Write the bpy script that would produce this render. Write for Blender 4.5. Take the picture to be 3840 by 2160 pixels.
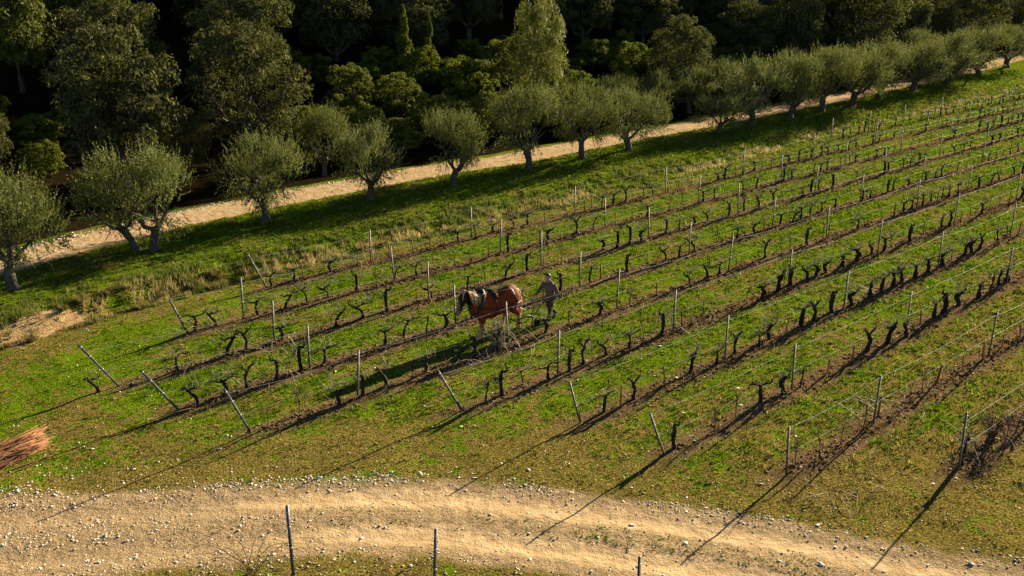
import bpy, math
import numpy as np
from mathutils import Vector, Matrix

for o in list(bpy.data.objects):
    bpy.data.objects.remove(o, do_unlink=True)
SC = bpy.context.scene
COL = SC.collection
R = np.random.default_rng(11)

# ------------------------------------------------------------------ camera
CAM_H = 11.9
cam_d = bpy.data.cameras.new('camera')
cam = bpy.data.objects.new('camera', cam_d)
COL.objects.link(cam)
cam.location = (0, 0, CAM_H)
PITCH = math.radians(18.593)
cam.rotation_euler = (math.pi / 2 - PITCH, 0, 0)
cam_d.sensor_width = 36
cam_d.lens = 34.17
cam_d.clip_end = 2000
SC.camera = cam

# ------------------------------------------------------------------ light
SUN_AZ = math.radians(41.2)      # clockwise from +Y
SUN_EL = math.radians(17.0)
wd = bpy.data.worlds.new('World')
SC.world = wd
wd.use_nodes = True
nt = wd.node_tree
bg = nt.nodes['Background']
sky = nt.nodes.new('ShaderNodeTexSky')
sky.sky_type = 'NISHITA'
sky.sun_disc = False
sky.sun_elevation = SUN_EL
sky.sun_rotation = SUN_AZ
nt.links.new(sky.outputs[0], bg.inputs[0])
sky.air_density = 0.4
sky.dust_density = 0.1
bg.inputs[1].default_value = 0.05
sd = bpy.data.lights.new('sun', 'SUN')
sd.energy = 5.0
sd.angle = math.radians(0.5)
sd.color = (1.0, 0.86, 0.62)
sun = bpy.data.objects.new('sun', sd)
COL.objects.link(sun)
sv = Vector((math.sin(SUN_AZ) * math.cos(SUN_EL), math.cos(SUN_AZ) * math.cos(SUN_EL), math.sin(SUN_EL)))
sun.rotation_euler = sv.to_track_quat('Z', 'Y').to_euler()
sun.location = sv * 200
SC.view_settings.view_transform = 'Standard'
SC.view_settings.look = 'None'
SC.view_settings.gamma = 1.0
SC.view_settings.use_curve_mapping = False
SC.view_settings.exposure = 2.0
SC.render.engine = 'CYCLES'
SC.cycles.max_bounces = 5
SC.cycles.transparent_max_bounces = 4

# ------------------------------------------------------------------ frame of the vineyard: u runs along the rows, w across them
AZ = math.radians(47.87)
DX, DY = math.sin(AZ), math.cos(AZ)
ROW_ROT = math.atan2(DY, DX)
W0, SP = 32.55, 2.69

def xy(u, w):
    return u * DX - w * DY, u * DY + w * DX

def sst(a, b, x):
    t = np.clip((x - a) / (b - a), 0, 1)
    return t * t * (3 - 2 * t)

def hsh(ix, iy, s):
    n = (ix.astype(np.int64) * 374761393 + iy.astype(np.int64) * 668265263 + s * 974634777) & 0x7fffffff
    n = ((n ^ (n >> 13)) * 1274126177) & 0x7fffffff
    return ((n ^ (n >> 16)) & 0xffff) / 65535.0

def vnoise(x, y, s=0):
    x = np.asarray(x, float); y = np.asarray(y, float)
    ix = np.floor(x); iy = np.floor(y)
    fx = x - ix; fy = y - iy
    fx = fx * fx * (3 - 2 * fx); fy = fy * fy * (3 - 2 * fy)
    a = hsh(ix, iy, s); b = hsh(ix + 1, iy, s); c = hsh(ix, iy + 1, s); e = hsh(ix + 1, iy + 1, s)
    return (a * (1 - fx) + b * fx) * (1 - fy) + (c * (1 - fx) + e * fx) * fy

def fbm(x, y, s=0, o=3):
    r = 0; a = 0.5; t = 0
    for k in range(o):
        r = r + a * vnoise(x * 2 ** k, y * 2 ** k, s + k); t += a; a *= 0.5
    return r / t

def bank_w(u):
    return np.interp(u, [-20, 5, 10, 13, 17, 30, 50, 62, 100, 200], [32.2, 32.6, 33.4, 34.0, 34.2, 34.5, 35.2, 36.4, 37.3, 38.5])

def base_z(u, w):
    e = bank_w(u)
    steep = 1 - sst(11, 17, u)
    wid = 0.6 * steep + 2.2 * (1 - steep)
    z = 0.55 * sst(0, 1, (w - e) / wid)
    z = z + 0.03 * np.clip(w - e - wid, 0, 6)
    z = z + 18.0 * sst(60, 76, w) * sst(36, 64, u)          # added hill spur that blocks the sun from the hollow at left
    return z + 0.10 * np.clip(w - 46.5, 0, 6) + 0.34 * np.clip(w - 52.5, 0, 150)

NEAR = np.array([(-12, 31), (-3, 26.5), (1.8, 22.9), (4.0, 21.1), (5.8, 19.8), (7.8, 18.4), (10.0, 16.9), (11.8, 15.2), (13.2, 13.3),
                 (14.6, 11.2), (15.9, 9.1), (17.1, 6.7), (18.4, 4.6), (22, 0), (27, -6)], float)
NEAR_HW = np.array([2.1, 2.0, 1.8, 1.7, 1.6, 1.55, 1.5, 1.5, 1.5, 1.5, 1.5, 1.5, 1.5, 1.5, 1.5])
FAR = np.array([(-30, 31), (-8, 35.0), (5, 38.7), (12, 40.9), (17.4, 42.2), (21.7, 42.6), (27, 42.8), (32.5, 43.1), (38, 42.6), (52, 43.1),
                (61, 43.3), (75, 43.9), (90, 44.9), (110, 46.5), (140, 50), (200, 60)], float)
FAR_HW = np.full(len(FAR), 1.2)

def track_off(u, w, P, HW):
    """signed offset across a track divided by its half width"""
    best = np.full(np.shape(u), 1e9); val = np.full(np.shape(u), 9.0)
    for i in range(len(P) - 1):
        a, b = P[i], P[i + 1]
        dv = b - a; L2 = dv @ dv
        t = np.clip(((u - a[0]) * dv[0] + (w - a[1]) * dv[1]) / L2, 0, 1)
        qx = u - a[0] - t * dv[0]; qy = w - a[1] - t * dv[1]
        dd = np.hypot(qx, qy)
        sg = np.sign(dv[0] * qy - dv[1] * qx)
        hw = HW[i] * (1 - t) + HW[i + 1] * t
        m = dd < best
        best = np.where(m, dd, best); val = np.where(m, sg * dd / hw, val)
    return np.clip(val, -9, 9)

ROW_START = [16.75, 12.35, 9.0, 9.6, 10.42, 15.43, 17.37, 17.64, 19.01, 22.38]
ROW_END = [91, 84, 77, 70, 63, 56.5, 49.5, 42.5, 35.5, 29]

RS = list(ROW_START)

def row_start(w):
    ws = [W0 - SP * i for i in range(10)]
    return np.interp(w, ws[::-1], RS[::-1])

def terrain(u, w):
    u = np.asarray(u, float); w = np.asarray(w, float)
    z = base_z(u, w)
    vine = sst(-1.0, 0.5, u - row_start(w)) * sst(34.0, 33.2, w) * sst(6.0, 7.0, w)
    vine = np.maximum(vine, sst(60.5, 62, u) * sst(36.2, 35.7, w) * (w > 33))
    ph = (W0 - w) / SP
    rd = np.abs(ph - np.round(ph)) * SP
    z = z + vine * 0.07 * np.exp(-(rd / 0.32) ** 2)
    tn = track_off(u, w, NEAR, NEAR_HW); tf = track_off(u, w, FAR, FAR_HW)
    for t in (tn, tf):
        z = z - 0.05 * (np.exp(-((np.abs(t) - 0.5) / 0.2) ** 2))
    on = np.minimum(np.abs(tn), np.abs(tf))
    rough = sst(0.7, 1.3, on)
    z = z + (fbm(u * 0.5, w * 0.5, 3) - 0.5) * 0.12 * rough + (fbm(u * 2.3, w * 2.3, 7) - 0.5) * 0.07 * rough
    e = bank_w(u)
    z = z + (fbm(u * 0.9, w * 0.9, 21) - 0.5) * 0.5 * sst(0.9, 0, np.abs(w - e - 0.4)) * (1 - sst(14, 20, u))
    z = z + (fbm(u * 0.12, w * 0.12, 31) - 0.5) * 4.0 * sst(54, 70, w)
    return z

def gz(u, w):
    return float(terrain(np.array([u]), np.array([w]))[0])

def pos(u, w, dz=0.0):
    x, y = xy(u, w)
    return Vector((x, y, gz(u, w) + dz))

FPX = 34.17 / 36 * 1024

def project(x, y, z):
    zz = z - CAM_H
    yc = y * math.cos(PITCH) - zz * math.sin(PITCH)
    zc = y * math.sin(PITCH) + zz * math.cos(PITCH)
    yc = np.where(yc < 0.5, 0.5, yc)
    return 512 + FPX * x / yc, 288 - FPX * zc / yc, yc

def in_view(u, w, z, m=40):
    x, y = xy(u, w)
    px, py, d = project(x, y, z)
    return (px > -m) & (px < 1024 + m) & (py > -m) & (py < 576 + m) & (y > 2)

# ------------------------------------------------------------------ mesh helpers
def mk_mesh(name, V, F, smooth=False, attrs=None):
    """F: list of arrays, each N x 3 or N x 4"""
    V = np.asarray(V, np.float32)
    if not isinstance(F, (list, tuple)):
        F = [F]
    F = [np.asarray(f, np.int32) for f in F if len(f)]
    loops = np.concatenate([f.ravel() for f in F])
    tot = np.concatenate([np.full(len(f), f.shape[1], np.int32) for f in F])
    start = np.concatenate([[0], np.cumsum(tot)[:-1]]).astype(np.int32)
    me = bpy.data.meshes.new(name)
    me.vertices.add(len(V)); me.vertices.foreach_set('co', V.ravel())
    me.loops.add(len(loops)); me.loops.foreach_set('vertex_index', loops)
    me.polygons.add(len(tot)); me.polygons.foreach_set('loop_start', start); me.polygons.foreach_set('loop_total', tot)
    if smooth:
        me.polygons.foreach_set('use_smooth', np.ones(len(tot), bool))
    for k, v in (attrs or {}).items():
        v = np.asarray(v, np.float32)
        if v.ndim == 1:
            a = me.attributes.new(k, 'FLOAT', 'POINT'); a.data.foreach_set('value', v)
        else:
            a = me.attributes.new(k, 'FLOAT_COLOR', 'POINT')
            c = np.ones((len(v), 4), np.float32); c[:, :3] = v
            a.data.foreach_set('color', c.ravel())
    me.update(calc_edges=True)
    return me

class MB:
    def __init__(s):
        s.V = []; s.Q = []; s.T = []; s.A = []; s.n = 0
    def add(s, V, Q=None, T=None, a=0.5):
        V = np.asarray(V, float)
        s.V.append(V)
        if Q is not None and len(Q): s.Q.append(np.asarray(Q) + s.n)
        if T is not None and len(T): s.T.append(np.asarray(T) + s.n)
        s.A.append(np.full(len(V), a)); s.n += len(V)
        return s
    def tube(s, pts, rad, k=6, up=(0, 0, 1), a=0.5, rough=0.0, rng=None, cap=True):
        P = np.asarray(pts, float); n = len(P)
        rad = np.asarray(rad, float)
        if rad.ndim == 0: rad = np.full(n, float(rad))
        if rad.ndim == 1: rad = np.stack([rad, rad], 1)
        T = np.gradient(P, axis=0); T /= np.linalg.norm(T, axis=1)[:, None] + 1e-9
        up = np.asarray(up, float)
        S = np.cross(np.broadcast_to(up, T.shape), T)
        ln = np.linalg.norm(S, axis=1)
        bad = ln < 0.05
        if bad.any():
            S[bad] = np.cross(np.array([0.93, 0.21, 0.3]), T[bad]); ln = np.linalg.norm(S, axis=1)
        S /= ln[:, None]
        U = np.cross(T, S)
        an = np.arange(k) * 2 * math.pi / k
        ring = S[:, None, :] * (np.cos(an)[None, :, None] * rad[:, 0][:, None, None]) + U[:, None, :] * (np.sin(an)[None, :, None] * rad[:, 1][:, None, None])
        if rough and rng is not None:
            ring = ring * (1 + rough * rng.normal(size=(n, k, 1)))
        V = (P[:, None, :] + ring).reshape(-1, 3)
        i = np.arange(n - 1)[:, None] * k; j = np.arange(k)[None, :]; j2 = (j + 1) % k
        Q = np.stack([i + j, i + j2, i + k + j2, i + k + j], -1).reshape(-1, 4)
        Tt = None
        if cap:
            V = np.vstack([V, P[0], P[-1]])
            jj = np.arange(k); b = (n - 1) * k
            Tt = np.vstack([np.stack([(jj + 1) % k, jj, np.full(k, n * k)], 1), np.stack([b + jj, b + (jj + 1) % k, np.full(k, n * k + 1)], 1)])
        return s.add(V, Q, Tt, a)
    def ball(s, c, r, k=10, m=7, a=0.5):
        r = np.broadcast_to(np.asarray(r, float), (3,))
        th = np.linspace(-math.pi / 2 * 0.96, math.pi / 2 * 0.96, m)
        P = np.stack([np.zeros(m), np.zeros(m), np.sin(th)], 1) * r + np.asarray(c, float)
        return s.tube(P, np.stack([np.cos(th) * r[1], np.cos(th) * r[0]], 1), k, up=(1, 0, 0), a=a)
    def box(s, c, h, a=0.5):
        c = np.asarray(c, float); h = np.asarray(h, float)
        V = np.array([[x, y, z] for z in (-1, 1) for y in (-1, 1) for x in (-1, 1)]) * h + c
        return s.add(V, [[0, 2, 3, 1], [4, 5, 7, 6], [0, 1, 5, 4], [2, 6, 7, 3], [0, 4, 6, 2], [1, 3, 7, 5]], a=a)
    def mesh(s, name, smooth=False):
        F = []
        if s.Q: F.append(np.concatenate(s.Q))
        if s.T: F.append(np.concatenate(s.T))
        return mk_mesh(name, np.concatenate(s.V), F, smooth, {'tint': np.concatenate(s.A)})

def obj(name, me, mat=None, parent=None, loc=(0, 0, 0), rot=(0, 0, 0), scale=(1, 1, 1)):
    o = bpy.data.objects.new(name, me)
    COL.objects.link(o)
    o.location = loc; o.rotation_euler = rot; o.scale = scale
    if mat is not None and me is not None and len(me.materials) == 0:
        me.materials.append(mat)
    if parent is not None:
        o.parent = parent
    return o

def tag(o, label=None, cat=None, group=None, kind=None):
    if label: o['label'] = label
    if cat: o['category'] = cat
    if group: o['group'] = group
    if kind: o['kind'] = kind
    return o

def remeshed(name, mb, voxel, smooth=4):
    me = mb.mesh(name + '_raw')
    t = bpy.data.objects.new('raw', me); COL.objects.link(t)
    m = t.modifiers.new('r', 'REMESH'); m.mode = 'VOXEL'; m.voxel_size = voxel; m.use_smooth_shade = True
    if smooth:
        sm = t.modifiers.new('s', 'SMOOTH'); sm.factor = 0.5; sm.iterations = smooth
    dg = bpy.context.evaluated_depsgraph_get()
    out = bpy.data.meshes.new_from_object(t.evaluated_get(dg))
    out.name = name
    bpy.data.objects.remove(t, do_unlink=True); bpy.data.meshes.remove(me)
    out.polygons.foreach_set('use_smooth', np.ones(len(out.polygons), bool))
    return out

# ------------------------------------------------------------------ materials
class NT:
    def __init__(s, name):
        s.m = bpy.data.materials.new(name); s.m.use_nodes = True
        s.t = s.m.node_tree; s.t.nodes.clear()
        s.out = s.t.nodes.new('ShaderNodeOutputMaterial')
    def n(s, ty, **kw):
        x = s.t.nodes.new(ty)
        for k, v in kw.items():
            setattr(x, k, v)
        return x
    def l(s, a, b):
        s.t.links.new(a, b)
    def val(s, sock, v):
        if hasattr(v, 'is_linked') or isinstance(v, bpy.types.NodeSocket): s.l(v, sock)
        else: sock.default_value = v
    def math(s, op, a, b=0.0, c=None, clamp=False):
        x = s.n('ShaderNodeMath', operation=op, use_clamp=clamp)
        s.val(x.inputs[0], a); s.val(x.inputs[1], b)
        if c is not None: s.val(x.inputs[2], c)
        return x.outputs[0]
    def mix(s, f, a, b, blend='MIX'):
        x = s.n('ShaderNodeMix', data_type='RGBA', blend_type=blend)
        s.val(x.inputs[0], f)
        s.val(x.inputs[6], a if not isinstance(a, tuple) else (*a, 1)); s.val(x.inputs[7], b if not isinstance(b, tuple) else (*b, 1))
        return x.outputs[2]
    def noise(s, vec, scale, detail=3, rough=0.55):
        x = s.n('ShaderNodeTexNoise')
        if vec is not None: s.l(vec, x.inputs['Vector'])
        x.inputs['Scale'].default_value = scale; x.inputs['Detail'].default_value = detail; x.inputs['Roughness'].default_value = rough
        return x.outputs[0]
    def ramp(s, f, stops):
        x = s.n('ShaderNodeValToRGB')
        el = x.color_ramp.elements
        while len(el) < len(stops): el.new(0.5)
        for e, (p_, c) in zip(el, stops):
            e.position = p_; e.color = (*c, 1) if len(c) == 3 else c
        s.l(f, x.inputs[0])
        return x.outputs[0]
    def step(s, f, a, b):
        x = s.n('ShaderNodeMapRange', interpolation_type='SMOOTHSTEP')
        s.l(f, x.inputs[0]); x.inputs[1].default_value = a; x.inputs[2].default_value = b
        return x.outputs[0]
    def attr(s, name, col=False):
        x = s.n('ShaderNodeAttribute', attribute_name=name)
        return x.outputs[0] if col else x.outputs[2]
    def bsdf(s, col, rough=0.8, spec=0.2, metal=0.0, bump=None, bstr=0.5, bdist=0.02):
        x = s.n('ShaderNodeBsdfPrincipled')
        s.val(x.inputs['Base Color'], col if not isinstance(col, tuple) else (*col, 1))
        s.val(x.inputs['Roughness'], rough); x.inputs['Specular IOR Level'].default_value = spec; s.val(x.inputs['Metallic'], metal)
        if bump is not None:
            b = s.n('ShaderNodeBump'); b.inputs['Strength'].default_value = bstr; b.inputs['Distance'].default_value = bdist
            s.l(bump, b.inputs['Height']); s.l(b.outputs[0], x.inputs['Normal'])
        return x.outputs[0]
    def done(s, sh):
        s.l(sh, s.out.inputs[0]); return s.m

def simple(name, c1, c2, scale=8, rough=0.8, spec=0.2, metal=0.0, bump=0.4, bdist=0.01, obj_var=0.0):
    t = NT(name)
    co = t.n('ShaderNodeTexCoord').outputs['Object']
    nz = t.noise(co, scale, 5)
    col = t.ramp(nz, [(0.3, c1), (0.7, c2)])
    if obj_var:
        oi = t.n('ShaderNodeObjectInfo').outputs['Random']
        col = t.mix(t.math('MULTIPLY', oi, obj_var), col, (c1[0] * 0.5, c1[1] * 0.5, c1[2] * 0.5))
    return t.done(t.bsdf(col, rough, spec, metal, nz, bump, bdist))

def leaf_mat(name, stops, transl=0.3, spec=0.25, rough=0.5, var=0.35, varcol=(0.10, 0.09, 0.02)):
    t = NT(name)
    a = t.attr('tint')
    col = t.ramp(a, stops)
    oi = t.n('ShaderNodeObjectInfo').outputs['Random']
    col = t.mix(t.math('MULTIPLY', oi, var), col, varcol)
    b = t.bsdf(col, rough, spec)
    tr = t.n('ShaderNodeBsdfTranslucent'); t.l(t.mix(0.5, col, (0.16, 0.17, 0.02)), tr.inputs[0])
    mx = t.n('ShaderNodeMixShader'); mx.inputs[0].default_value = transl
    t.l(b, mx.inputs[1]); t.l(tr.outputs[0], mx.inputs[2])
    return t.done(mx.outputs[0])

def col_mat(name, transl=0.25, spec=0.0, rough=0.9):
    """albedo read from the vertex attribute 'col' of each blade or stone"""
    t = NT(name)
    col = t.attr('col', True)
    b = t.bsdf(col, rough, spec)
    if not transl: return t.done(b)
    tr = t.n('ShaderNodeBsdfTranslucent'); t.l(col, tr.inputs[0])
    mx = t.n('ShaderNodeMixShader'); mx.inputs[0].default_value = transl
    t.l(b, mx.inputs[1]); t.l(tr.outputs[0], mx.inputs[2])
    return t.done(mx.outputs[0])

def ground_mat():
    t = NT('field_soil_and_turf')
    co = t.n('ShaderNodeTexCoord').outputs['Object']
    n_f = t.noise(co, 22, 6, 0.65)
    n_m = t.noise(co, 2.6, 5, 0.6)
    n_l = t.noise(co, 0.35, 4, 0.6)
    n_e = t.noise(co, 1.1, 6, 0.7)
    td = t.attr('td'); tc = t.attr('tc'); vine = t.attr('vine'); dry = t.attr('dry'); ero = t.attr('erode'); forest = t.attr('forest')
    # turf
    g1 = t.ramp(n_f, [(0.36, (0.007, 0.016, 0.001)), (0.5, (0.065, 0.110, 0.004)), (0.64, (0.18, 0.255, 0.010))])
    g2 = t.ramp(n_f, [(0.36, (0.022, 0.017, 0.003)), (0.51, (0.125, 0.095, 0.020)), (0.66, (0.32, 0.24, 0.07))])
    patch = t.math('ADD', t.math('MULTIPLY', n_m, 0.6), t.math('MULTIPLY', n_l, 0.5))
    patch = t.math('ADD', patch, t.math('MULTIPLY', dry, 0.12))
    turf = t.mix(t.step(patch, 0.52, 0.64), g1, g2)
    # tilled soil under the vines
    soil = t.ramp(n_f, [(0.28, (0.025, 0.015, 0.009)), (0.5, (0.105, 0.062, 0.034)), (0.66, (0.22, 0.14, 0.078)), (0.8, (0.42, 0.32, 0.21))])
    sx = t.n('ShaderNodeVectorMath', operation='DOT_PRODUCT'); t.l(co, sx.inputs[0]); sx.inputs[1].default_value = (-DY, DX, 0)
    ph = t.math('DIVIDE', t.math('SUBTRACT', sx.outputs['Value'], W0), SP)
    ph = t.math('ABSOLUTE', t.math('SUBTRACT', ph, t.math('ROUND', ph)))
    ph = t.math('ADD', ph, t.math('MULTIPLY', t.math('SUBTRACT', n_e, 0.5), 0.34))
    strip = t.math('MULTIPLY', t.step(ph, 0.24, 0.09), vine)
    col = t.mix(t.math('MULTIPLY', strip, 0.8), turf, soil)
    # eroded bank
    bankc = t.ramp(n_m, [(0.3, (0.24, 0.14, 0.06)), (0.6, (0.42, 0.28, 0.13)), (0.8, (0.55, 0.40, 0.22))])
    em = t.step(t.math('ADD', ero, t.math('MULTIPLY', t.math('SUBTRACT', n_e, 0.5), 0.9)), 0.45, 0.6)
    col = t.mix(em, col, bankc)
    # tracks: two worn wheel ruts of pale sandy soil, stony between and beside them
    edge = t.math('ADD', td, t.math('MULTIPLY', t.math('SUBTRACT', n_e, 0.5), 0.9))
    tm = t.step(edge, 1.22, 0.9)
    vo = t.n('ShaderNodeTexVoronoi'); t.l(co, vo.inputs['Vector']); vo.inputs['Scale'].default_value = 26
    grav = t.ramp(vo.outputs['Distance'], [(0.0, (0.46, 0.36, 0.23)), (0.4, (0.33, 0.23, 0.12)), (0.8, (0.20, 0.135, 0.06))])
    sand = t.ramp(t.math('ADD', t.math('MULTIPLY', n_m, 0.6), t.math('MULTIPLY', n_f, 0.4)), [(0.3, (0.34, 0.215, 0.095)), (0.52, (0.47, 0.325, 0.165)), (0.72, (0.58, 0.44, 0.26))])
    rut = t.math('ABSOLUTE', t.math('SUBTRACT', t.math('ABSOLUTE', tc), 0.5))
    rut = t.math('ADD', rut, t.math('MULTIPLY', t.math('SUBTRACT', n_e, 0.5), 0.5))
    stony = t.attr('stony')
    rut = t.math('ADD', rut, t.math('MULTIPLY', stony, 0.28))
    far_ = t.step(stony, -0.4, -0.8)
    sand = t.mix(t.math('MULTIPLY', far_, 0.75), sand, t.ramp(n_m, [(0.3, (0.28, 0.185, 0.095)), (0.7, (0.42, 0.30, 0.17))]))
    trk = t.mix(t.step(rut, 0.36, 0.16), grav, sand)
    col = t.mix(tm, col, trk)
    # needle and leaf litter under the trees of the hillside
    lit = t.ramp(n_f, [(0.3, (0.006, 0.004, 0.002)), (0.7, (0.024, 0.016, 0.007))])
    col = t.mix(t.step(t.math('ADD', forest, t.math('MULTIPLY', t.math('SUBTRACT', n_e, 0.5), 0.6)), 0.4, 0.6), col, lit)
    hgt = t.math('ADD', t.math('MULTIPLY', n_f, 0.5), t.math('MULTIPLY', n_m, 0.8))
    hgt = t.math('ADD', hgt, t.math('MULTIPLY', t.math('MULTIPLY', n_f, -0.25), tm))
    return t.done(t.bsdf(col, 1.0, 0.0, 0, hgt, 1.0, 0.10))

M = {}
M['ground'] = ground_mat()
M['grass'] = col_mat('grass_blades', 0.42)
M['stone'] = col_mat('limestone_chips', 0.0)
M['stones'] = simple('pale_limestone', (0.54, 0.47, 0.38), (0.78, 0.72, 0.62), 14, 0.9, 0.1, obj_var=0.2)
M['olive'] = leaf_mat('olive_leaves', [(0.0, (0.035, 0.045, 0.010)), (0.45, (0.105, 0.122, 0.032)), (0.8, (0.175, 0.19, 0.06)), (1.0, (0.32, 0.33, 0.19))], 0.25, 0.05, 0.7, 0.3, (0.10, 0.095, 0.03))
M['oak'] = leaf_mat('holm_oak_leaves', [(0.0, (0.018, 0.022, 0.007)), (0.5, (0.065, 0.07, 0.022)), (0.85, (0.12, 0.115, 0.04)), (1.0, (0.18, 0.12, 0.03))], 0.18, 0.03, 0.8, 0.25, (0.05, 0.05, 0.022))
M['shrub'] = leaf_mat('evergreen_shrub_leaves', [(0.0, (0.025, 0.042, 0.005)), (0.5, (0.11, 0.145, 0.013)), (0.85, (0.19, 0.21, 0.025)), (1.0, (0.19, 0.12, 0.03))], 0.3, 0.03, 0.8, 0.45, (0.07, 0.065, 0.02))
M['pine'] = leaf_mat('pine_needles', [(0.0, (0.03, 0.045, 0.008)), (0.5, (0.11, 0.135, 0.018)), (1.0, (0.20, 0.20, 0.035))], 0.3, 0.1, 0.6, 0.3, (0.16, 0.13, 0.02))
M['bark'] = simple('grey_bark', (0.035, 0.027, 0.02), (0.14, 0.11, 0.085), 9, 0.95, 0.1, bump=0.9, bdist=0.03)
M['vine'] = simple('vine_bark', (0.010, 0.007, 0.006), (0.060, 0.042, 0.031), 24, 0.95, 0.1, bump=0.9, bdist=0.01, obj_var=0.4)
M['cane'] = simple('dry_vine_canes', (0.16, 0.11, 0.07), (0.32, 0.25, 0.18), 6, 0.7, 0.2, bump=0.0)
M['young'] = simple('young_vine_bark', (0.05, 0.028, 0.018), (0.15, 0.085, 0.05), 20, 0.9, 0.1)
M['stake'] = simple('rusty_orange_stake_wood', (0.20, 0.085, 0.03), (0.42, 0.20, 0.075), 18, 0.85, 0.15, obj_var=0.7)
M['post'] = simple('weathered_galvanised_post', (0.045, 0.042, 0.038), (0.125, 0.115, 0.10), 12, 0.7, 0.3, 0.2, bump=0.2)
M['post_dark'] = simple('dark_steel_post', (0.03, 0.032, 0.035), (0.11, 0.11, 0.11), 12, 0.5, 0.4, 0.5, bump=0.2)
M['wire'] = simple('galvanised_wire', (0.34, 0.34, 0.33), (0.48, 0.48, 0.46), 3, 0.6, 0.15, 0.0, bump=0.0)
M['stick'] = simple('reddish_brown_sticks', (0.15, 0.055, 0.02), (0.42, 0.20, 0.085), 5, 0.75, 0.2, obj_var=0.6)

# ------------------------------------------------------------------ ground, tracks
def axis(a, f0, f1, b, st, gr=1.12):
    mid = list(np.arange(f0, f1 + 1e-6, st))
    lo = []; s = st; x = f0
    while x > a:
        s *= gr; x -= s; lo.append(x)
    hi = []; s = st; x = mid[-1]
    while x < b:
        s *= gr; x += s; hi.append(x)
    return np.array(lo[::-1] + mid + hi)

GU = axis(-160, 1, 56, 420, 0.25, 1.07)
GW = axis(-160, 4, 47, 320, 0.25, 1.09)
UU, WW = np.meshgrid(GU, GW, indexing='ij')
ZZ = terrain(UU, WW)
XX, YY = xy(UU, WW)
nu, nw = UU.shape
VV = np.stack([XX, YY, ZZ], -1).reshape(-1, 3)
idx = np.arange(nu * nw).reshape(nu, nw)
QD = np.stack([idx[:-1, :-1], idx[1:, :-1], idx[1:, 1:], idx[:-1, 1:]], -1).reshape(-1, 4)
TN = track_off(UU, WW, NEAR, NEAR_HW); TF = track_off(UU, WW, FAR, FAR_HW)
use_n = np.abs(TN) < np.abs(TF)
TCC = np.where(use_n, TN, TF)
TD = np.abs(TCC)
VIN = sst(-1.2, 0.3, UU - row_start(WW)) * sst(34.0, 33.2, WW) * sst(5.0, 6.5, WW)
VIN = np.maximum(VIN, sst(60.5, 62, UU) * sst(36.2, 35.7, WW) * (WW > 33))
DRY = np.clip(0.75 * sst(18, 9, WW) + 0.85 * sst(2.5, -3, UU - row_start(WW)) * sst(27, 22, WW) + 0.6 * sst(1.0, 0, np.abs(WW - bank_w(UU) + 0.9) / 1.6), 0, 1)
ERO = sst(0.6, 0.1, np.abs(WW - bank_w(UU) - 0.25)) * (1 - sst(8.5, 11.0, UU)) + 0.42 * sst(1.3, 0.2, np.abs(WW - bank_w(UU) + 0.4)) * sst(60, 40, UU)
STO = np.where(use_n, sst(10.5, 7.0, UU) * 1.2 + 0.4 * sst(14, 19, UU), -1.2)
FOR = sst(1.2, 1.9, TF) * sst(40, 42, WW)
def ground_part(name, mask):
    q = QD[mask]
    us = np.unique(q)
    rm = np.full(nu * nw, -1); rm[us] = np.arange(len(us))
    at = {k: v.reshape(-1)[us] for k, v in dict(td=TD, tc=TCC, vine=VIN, dry=DRY, erode=ERO, stony=STO, forest=FOR).items()}
    me = mk_mesh(name, VV[us], rm[q], True, at)
    o = obj(name, me, M['ground']); o['kind'] = 'structure'
    return o
qc_n = np.abs(TN.reshape(-1)[QD]).mean(1) < 1.0
qc_f = (np.abs(TF.reshape(-1)[QD]).mean(1) < 1.0) & ~qc_n
ground_part('ground', ~qc_n & ~qc_f)
tag(ground_part('dirt_track', qc_n), 'rutted sandy farm track with stony edges crossing in front of the vine rows')
tag(ground_part('dirt_track', qc_f), 'pale dirt road running along the olive trees at the forest edge')

# ------------------------------------------------------------------ loose cover: grass, gravel, prunings
def cand(n, u0, u1, w0, w1, rng):
    u = rng.uniform(u0, u1, n); w = rng.uniform(w0, w1, n)
    return u, w

def keep_view(u, w, ref, pw, rng, m=40):
    z = base_z(u, w)
    x, y = xy(u, w)
    dist = np.sqrt(x * x + y * y + (CAM_H - z) ** 2)
    k = in_view(u, w, z, m) & (rng.random(len(u)) < np.minimum(1, (ref / dist) ** pw))
    return u[k], w[k], dist[k]

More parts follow.
